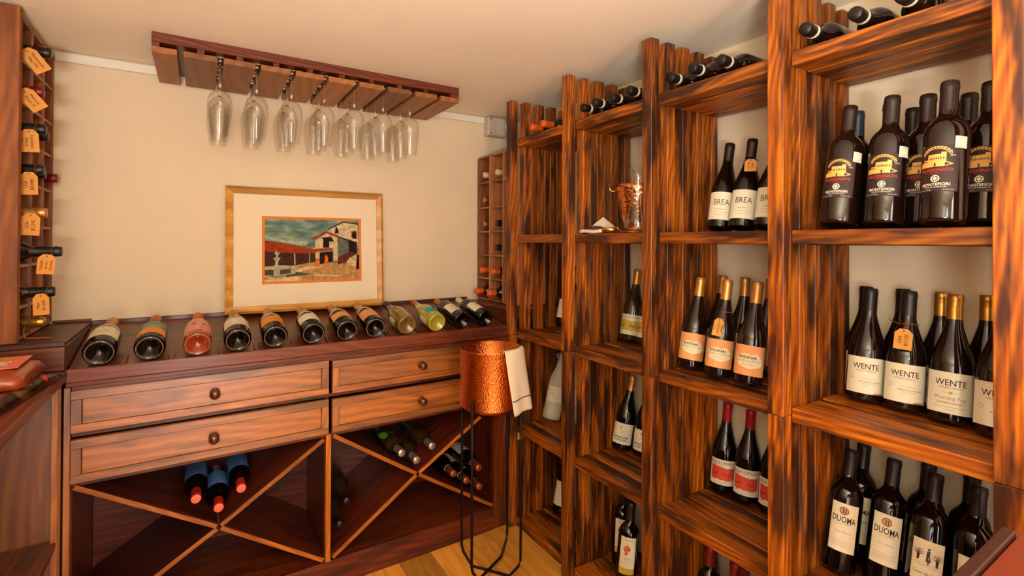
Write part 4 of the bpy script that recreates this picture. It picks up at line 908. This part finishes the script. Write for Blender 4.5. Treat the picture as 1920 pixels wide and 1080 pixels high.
# ================================================================== BOTTLES: lattice bins
bl = make_bottle('bord', .30, .0380, M_GLASS, M_CAPCOR, captop=M_CAPCORT, labels=[lbl(.06, .178, .085, M_BLUEL, [(M_REDINK, ('ring', -.008, .155, 0, .004)), (M_REDINK, ('ring', .006, .158, 0, .005)), (M_INK, ('text', 'vino azul', .009, 0, .135, 0, 1, PI)), (M_DARKL, ('rect', 0, .12, .05, .001))])])
bins = [((.064, .4045), 'lowest blue-label bottle with coral cap, resting in the left bin cross'), ((-.004, .4545), 'left blue-label coral-capped bottle of the three in the left bin'), ((.134, .4545), 'right blue-label coral-capped bottle of the three in the left bin')]
for i, ((xx, zz), lab) in enumerate(bins):
    b = bl if i == 0 else dup(bl); tag(b, lab, 'bottle', 'blue-label bottles in the left crossed bin'); lay(b, (xx, 2.335, zz), (0, -1, 0), (0, 0, 1), (-.15, .1, .05)[i])
sv = make_bottle('bord', .305, .0375, M_OLIVE, M_CAPSIL, cap='screw', labels=[lbl(.06, .18, .08, M_DARKL, [(M_GREENL, ('poly', [(.039, .095), (.036, .145), (.024, .172), (.010, .176), (.004, .150), (.012, .118), (.028, .095)])), (M_GREENL, ('poly', [(-.012, .175), (-.016, .172), (-.008, .150), (-.022, .140), (-.030, .146), (-.020, .152), (-.012, .160)])), (M_GREENL, ('ring', -.004, .150, .008, .0095))])])
for i, ((xx, zz), lab) in enumerate((((.797, .4065), 'silver screw-capped bottle in the middle of the right crossed bin'), ((.730, .452), 'silver screw-capped bottle with a green leaf label, left in the right bin'), ((.868, .4515), 'silver screw-capped bottle, rightmost in the top of the right bin'))):
    b = sv if i == 0 else dup(sv); tag(b, lab, 'bottle', 'silver-capped bottles in the right crossed bin'); lay(b, (xx, 2.325, zz), (0, -1, 0), (0, 0, 1), (2.4, .25, 2.8)[i])
cp_ = make_bottle('bord', .30, .0372, M_GLASS, M_CAPCOP, labels=[lbl(.06, .16, .075, M_PAPER)], neckband=(.226, .236, M_PAPERW))
# resting on the lower right arm of the right cross, right hand triangle
for i, ((xx, zz), lab) in enumerate((((1.118, .198), 'lowest copper-capped bottle near the cabinet corner in the right bin'), ((1.050, .2445), 'copper-capped bottle second from the bottom in the right bin'), ((.984, .2920), 'copper-capped bottle nearest the cross in the right bin'), ((1.115, .2880), 'copper-capped bottle with cream label lying on top in the right bin'))):
    b = cp_ if i == 0 else dup(cp_); tag(b, lab, 'bottle', 'copper-capped bottles in the right crossed bin'); lay(b, (xx, 2.345, zz), (0, -1, 0), (0, 0, 1), (.2, -.2, .3, 0)[i])
ch = make_bottle('champ', .30, .0435, M_OLIVE, M_CAPBLK, cap='foil')
for i, ((xx, zz), lab) in enumerate((((.4845, .212), 'lower dark sparkling bottle in the left corner of the right bin'), ((.5105, .2985), 'upper dark sparkling bottle behind the middle post in the right bin'))):
    b = ch if i == 0 else dup(ch); tag(b, lab, 'bottle', 'dark sparkling bottles in the right crossed bin'); lay(b, (xx, 2.345, zz), (0, -1, 0))

# ================================================================== BOTTLES: grid racks
LB = 'bottles in the left grid'
yc = 2.110
def lyb(b, label, x_cap, y, z, L=.30):
    tag(b, label, 'bottle', LB); lay(b, (x_cap-L, y, z), (1, 0, 0))
kinds = {}
def kind(nm, m, **k):
    if nm not in kinds: kinds[nm] = make_bottle('bord', .30, .0375, M_BROWNG, m, **k); return kinds[nm]
    return dup(kinds[nm])
lefts = [(1, 'black', M_CAPBLK, -.402, 'top black-necked bottle of the left grid'), (2, 'burg', M_CAPBUR, -.418, 'burgundy red-capped bottle in the left grid'), (3, 'black', M_CAPBLK, -.412, 'black-necked bottle in the third row of the left grid'),
         (4, 'black', M_CAPBLK, -.416, 'black-necked bottle in the fourth row of the left grid'), (5, 'gold', M_CAPGLD, -.409, 'pale gold-capped bottle in the left grid'), (6, 'black', M_CAPBLK, -.372, 'longest protruding black-necked bottle in the left grid'),
         (7, 'black', M_CAPBLK, -.388, 'black-necked bottle second from the bottom of the left grid'), (8, 'brass', M_CAPBRS, -.411, 'brass-capped bottle at the bottom of the left grid')]
for row, nm, m, xc_, lab in lefts:
    z = ZL[8-row]+.005+.0382; lyb(kind(nm, m), lab, xc_, yc, z)
for row, xc_, lab in ((3, -.432, 'black bottle end in the middle column, third row of the left grid'), (4, -.438, 'dark bottle end in the middle column, fourth row of the left grid')):
    lyb(kind('black', M_CAPBLK), lab, xc_, 2.240, ZL[8-row]+.0432)
lyb(kind('burg', M_CAPBUR), 'dark red bottle end by the wall, fourth row of the left grid', -.432, 2.372, ZL[4]+.0432)
RG = 'bottles in the right grid'
kr = {}
def rkind(nm, m):
    if nm not in kr: kr[nm] = make_bottle('bord', .285, .0375, M_BROWNG, m); return kr[nm]
    return dup(kr[nm])
Y3, Y2 = 2.374, 2.239
rights = [(0, Y3, 'cream', M_CAPCRM, 1.316, 'cream-capped bottle in the top row by the wall, right grid'), (0, Y2, 'cream', M_CAPCRM, 1.316, 'cream-capped bottle in the top row, second column of the right grid'), (1, Y3, 'brass', M_CAPBRS, 1.318, 'brass-capped bottle in the second row of the right grid'),
          (2, Y3, 'brass', M_CAPBRS, 1.320, 'brass-capped bottle in the third row by the wall, right grid'), (2, Y2, 'black', M_CAPBLK, 1.320, 'black-capped bottle in the third row, second column, right grid'), (3, Y2, 'black', M_CAPBLK, 1.320, 'black-capped bottle in the fourth row of the right grid'),
          (4, Y3, 'orange', M_CAPORG, 1.300, 'orange-capped bottle in the fifth row by the wall, right grid'), (4, Y2, 'orange', M_CAPORG, 1.290, 'orange-capped bottle in the fifth row, second column, right grid'), (5, Y3, 'orange', M_CAPORG, 1.268, 'orange-capped bottle in the bottom row by the wall, right grid'), (5, Y2, 'orange', M_CAPORG, 1.268, 'orange-capped bottle in the bottom row, second column, right grid')]
for row, yy, nm, m, xc_, lab in rights:
    z = ZR[5-row]+.005+.0382; b = rkind(nm, m); tag(b, lab, 'bottle', RG); lay(b, (xc_+.285, yy, z), (-1, 0, 0))

# ================================================================== TAGS
def price_tag(label, loc, normal, w_, h, tilt, lines, tsize, string=None, tdir=PI/2, bow=None):
    """kraft tag; normal = facing direction, tilt in its own plane; lines printed along the tag"""
    root = thing('price_tag', label, 'tag', loc, 'handwritten kraft price tags')
    n = Vector(normal).normalized(); r_ = Vector((0, 0, 1)).cross(n).normalized(); u_ = n.cross(r_)
    R_ = Matrix((r_, u_, n)).transposed() @ Matrix.Rotation(tilt, 3, 'Z'); root.rotation_euler = R_.to_euler()
    bm = bmesh.new(); pts = [(-w_/2, -h/2), (w_/2, -h/2), (w_/2, h*.30), (w_*.24, h/2), (-w_*.24, h/2), (-w_/2, h*.30)]
    va = [bm.verts.new((a, b, .0004)) for a, b in pts]; vb = [bm.verts.new((a, b, -.0004)) for a, b in pts]; bm.faces.new(va); bm.faces.new(vb[::-1])
    for i in range(6): bm.faces.new((va[i], vb[i], vb[(i+1) % 6], va[(i+1) % 6]))
    from_bm(bm, 'tag_card', M_KRAFT, root)
    E_ = []; nl = len(lines)
    for i, t in enumerate(lines):
        o_ = ((nl-1)/2-i)*tsize*1.15
        x, y = (-math.sin(tdir)*o_, math.cos(tdir)*o_-h*.05)
        E_.append((M_INK, ('text', t, tsize, x, y, 0.0, 1, tdir)))
    prints(E_, lambda x, y, ly=0: (x, y, .0016), None, 'lettering', root)
    prints([(M_INK, ('ring', 0, h*.40, 0, .0018))], lambda x, y, ly=0: (x, y, .0014), None, 'hole', root)
    if string:
        Ri = R_.inverted(); L0 = Vector(loc)
        pts = [Vector((0, h*.40, .001))]+[Ri @ (Vector(p)-L0) for p in string]
        from_bm(tube_bm(pts, .0008, 6), 'string', M_TWINE, root)
    return root
def loop_around_x(x, y, z, r=.0185, a0=-90, a1=200):
    return [(x+.003*math.sin(i), y-r*math.cos(math.radians(a0+(a1-a0)*i/10)), z+r*math.sin(math.radians(a0+(a1-a0)*i/10))) for i in range(11)]
TG = [(1, (-.434, 2.078, 1.905), .62, .042, .078, ['Maldonado', 'Nap PN'], .0115, 'top price tag, tilted, in the left grid'),
      (2, (-.440, 2.078, 1.783), .66, .042, .072, ['Meiomi', 'Pinot N'], .0115, 'tilted price tag under the burgundy-capped bottle'),
      (3, (-.444, 2.078, 1.655), .05, .044, .070, ['Leviathan', 'Blend'], .0110, 'upright price tag in the third row of the left grid'),
      (4, (-.444, 2.078, 1.524), .03, .040, .070, ['USA', '$3,080'], .0125, 'price tag with four-figure price, fourth row of the left grid'),
      (5, (-.440, 2.078, 1.398), -.04, .044, .068, ['USA', '$1,295'], .0125, 'price tag under the pale gold-capped bottle'),
      (6, (-.403, 2.078, 1.274), -.08, .042, .062, ['Cañada', 'de los', 'Encinos'], .0098, 'three-line price tag on the longest protruding bottle'),
      (7, (-.414, 2.078, 1.150), .04, .038, .066, ['Nev', '$1,600'], .0115, 'lowest price tag in the left grid')]
for row, loc, tilt, w_, h, ln, ts, lab in TG:
    z = ZL[8-row]+.0432; x = loc[0]+(.01 if row > 2 else -.01)
    price_tag(lab, loc, (.0, -1, 0), w_, h, tilt, ln, ts, [(loc[0], 2.080, z-.02)]+[(x+.002*math.sin(i*2), yc-.0185*math.cos(math.radians(-60+30*i)), z+.0185*math.sin(math.radians(-60+30*i))) for i in range(10)], tdir=-PI/2 if row < 4 else PI/2)
# twine hanging on the lowest bottle
tw = from_bm(tube_bm([(-.44, yc-.018, 1.10), (-.455, yc-.03, 1.075), (-.45, yc-.035, 1.05), (-.42, yc-.035, 1.046), (-.39, yc-.03, 1.045)], .002, 8), 'twine', M_TWINE); tag(tw, 'loose brown twine on the brass-capped bottle at the grid bottom', 'twine')
# tags on the shelf bottles (hung on the neck, facing the camera side)
def axis_pt(x, y, z0, lean, h): a = math.radians(lean); return Vector((x+h*math.sin(a), y, z0+h*math.cos(a)))
def shelf_tag(label, x, y, z0, lean, hz, rr, w_, h, tilt, lines, ts, dh, side=0, tdir=-PI/2, out=.046):
    c = axis_pt(x, y, z0, lean, hz); cd = Vector((-c.x, -c.y, 0)).normalized(); sd = Vector((0, 0, 1)).cross(cd)
    a = math.radians(lean); ax = Vector((math.sin(a), 0, math.cos(a)))
    loc = c+cd*out+sd*side+ax*dh
    ring = [c+cd*(rr*math.cos(t))*1.02+sd*(rr*math.sin(t))*1.02+Vector((0, 0, .004*math.cos(t))) for t in [i*PI/8 for i in range(17)]]
    t = price_tag(label, loc, cd+Vector((0, 0, .45)), w_, h, tilt, lines, ts, [c+cd*(rr+.003)+sd*side*.5]+ring, tdir=tdir)
    return t, c, cd, sd
shelf_tag('small kraft tag on the middle hand-lettered bottle, upper shelf', 1.441, .928, A, 12, .232, .021, .034, .044, -.05, ['BREA', 'Pinot N'], .0085, -.020, side=.002)
shelf_tag('kraft tag tied to the front middle peach-label bottle', 1.358, .957, B, 10.8, .205, .0245, .028, .056, -.18, ['HENRI', 'LURTON', 'C.A'], .0090, -.040, side=-.014)
t_, c_, cd_, sd_ = shelf_tag('kraft price tag tied with a bow between black-capped bottles', 1.487, .524, B, 9, .218, .022, .036, .052, -.08, ['USA', '$1,120'], .0105, -.032, side=-.008, tdir=PI/2)
for s in (-1, 1):
    pts = [c_+cd_*.024+sd_*(-.016+s*.010*math.sin(k*PI/8)-.014*(1-math.cos(k*PI/4))/2)+Vector((0, 0, .016*math.sin(k*PI/8)*(1.2 if s > 0 else .7))) for k in range(9)]
    from_bm(tube_bm([t_.matrix_basis.inverted() @ p for p in pts], .001, 6), 'bow', M_TWINE, t_)

# ================================================================== SHELF OBJECTS: copper bucket, decanter, napkin
zb = 1.3815
cbk = thing('champagne_bucket', 'small copper champagne bucket with a brass handle on the upper shelf', 'ice bucket', (1.42, 1.347, zb))
bm = lathe_bm([(0, .0), (.058, .0), (.060, .006), (.045, .012), (.040, .022), (.050, .034), (.060, .06), (.070, .11), (.080, .17), (.084, .186), (.081, .186), (.077, .17), (.067, .11), (.056, .06), (.040, .04), (0, .038)], 48)
bmesh.ops.recalc_face_normals(bm, faces=bm.faces[:]); from_bm(bm, 'bucket_body', M_COPPER2, cbk)
for s in (-1, 1):
    d = rv*s; pts = [d*.078+Vector((0, 0, .165)), d*.092+Vector((0, 0, .160)), d*.105+Vector((0, 0, .168)), d*.112+Vector((0, 0, .182)), d*.106+Vector((0, 0, .188))]
    from_bm(tube_bm(pts, .0048, 8), 'handle', M_BRASS, cbk)
dcn = thing('decanter', 'clear glass decanter with a slanted lip in front of the small copper bucket', 'decanter', (1.335, 1.262, zb))
prd = [(0, .004), (.030, .002), (.044, .006), (.050, .02), (.047, .045), (.036, .085), (.027, .125), (.024, .16), (.030, .20), (.038, .232), (.036, .232), (.028, .20), (.0215, .16), (.0245, .125), (.034, .085), (.045, .045), (.047, .022), (.03, .008), (0, .008)]
bm = lathe_bm(prd, 40)
for v in bm.verts:
    if v.co.z > .17: v.co.z += (v.co.x*rv.x+v.co.y*rv.y)*-.35*min(1, (v.co.z-.17)/.05)
bmesh.ops.recalc_face_normals(bm, faces=bm.faces[:]); from_bm(bm, 'decanter_body', M_THIN, dcn)
dish = from_bm(lathe_bm([(0, .0), (.026, .0), (.034, .008), (.036, .022), (.0335, .022), (.031, .009), (.024, .004), (0, .004)], 32), 'small_dish', M_BRASS, None, loc=(1.318, 1.385, zb)); tag(dish, 'small shiny copper dish beside the folded napkin', 'dish')
def nap(u, v):
    x = 1.290+.11*v; y = 1.535-.125*u
    return Vector((x, y, zb+.0145+.002*math.sin(u*7+v*3)))
nk = from_bm(quad_sheet(nap, 12, 8, .012), 'napkin', M_NAPKIN, None, smooth=False); nk.name = 'napkin'; tag(nk, 'folded white napkin with a peaked corner on the upper shelf', 'napkin')
bm = bmesh.new()
v = [bm.verts.new(p) for p in ((1.318, 1.520, zb+.0155), (1.318, 1.405, zb+.0155), (1.345, 1.455, zb+.066), (1.385, 1.51, zb+.0155), (1.385, 1.41, zb+.0155))]
for f in ((0, 1, 2), (0, 2, 3), (1, 4, 2), (2, 4, 3), (0, 3, 4, 1)): bm.faces.new([v[i] for i in f])
bmesh.ops.recalc_face_normals(bm, faces=bm.faces[:]); from_bm(bm, 'napkin_peak', M_NAPKIN, nk)
ck = thing('waiter_knife', 'dark slim corkscrew knife resting on the folded napkin', 'corkscrew', (1.304, 1.47, zb+.0175))
bm = lathe_bm([(0, -.055), (.004, -.052), (.0058, -.03), (.005, 0), (.0058, .03), (.004, .052), (0, .055)], 12); o = from_bm(bm, 'knife_handle', M_DKS, ck); o.rotation_euler = (PI/2, 0, 0); o.location = (0, 0, .0056)
o = from_bm(tube_bm([(0, -.03, .011), (0, 0, .0125), (0, .03, .011)], .0014, 6), 'lever', M_CAPSIL, ck)
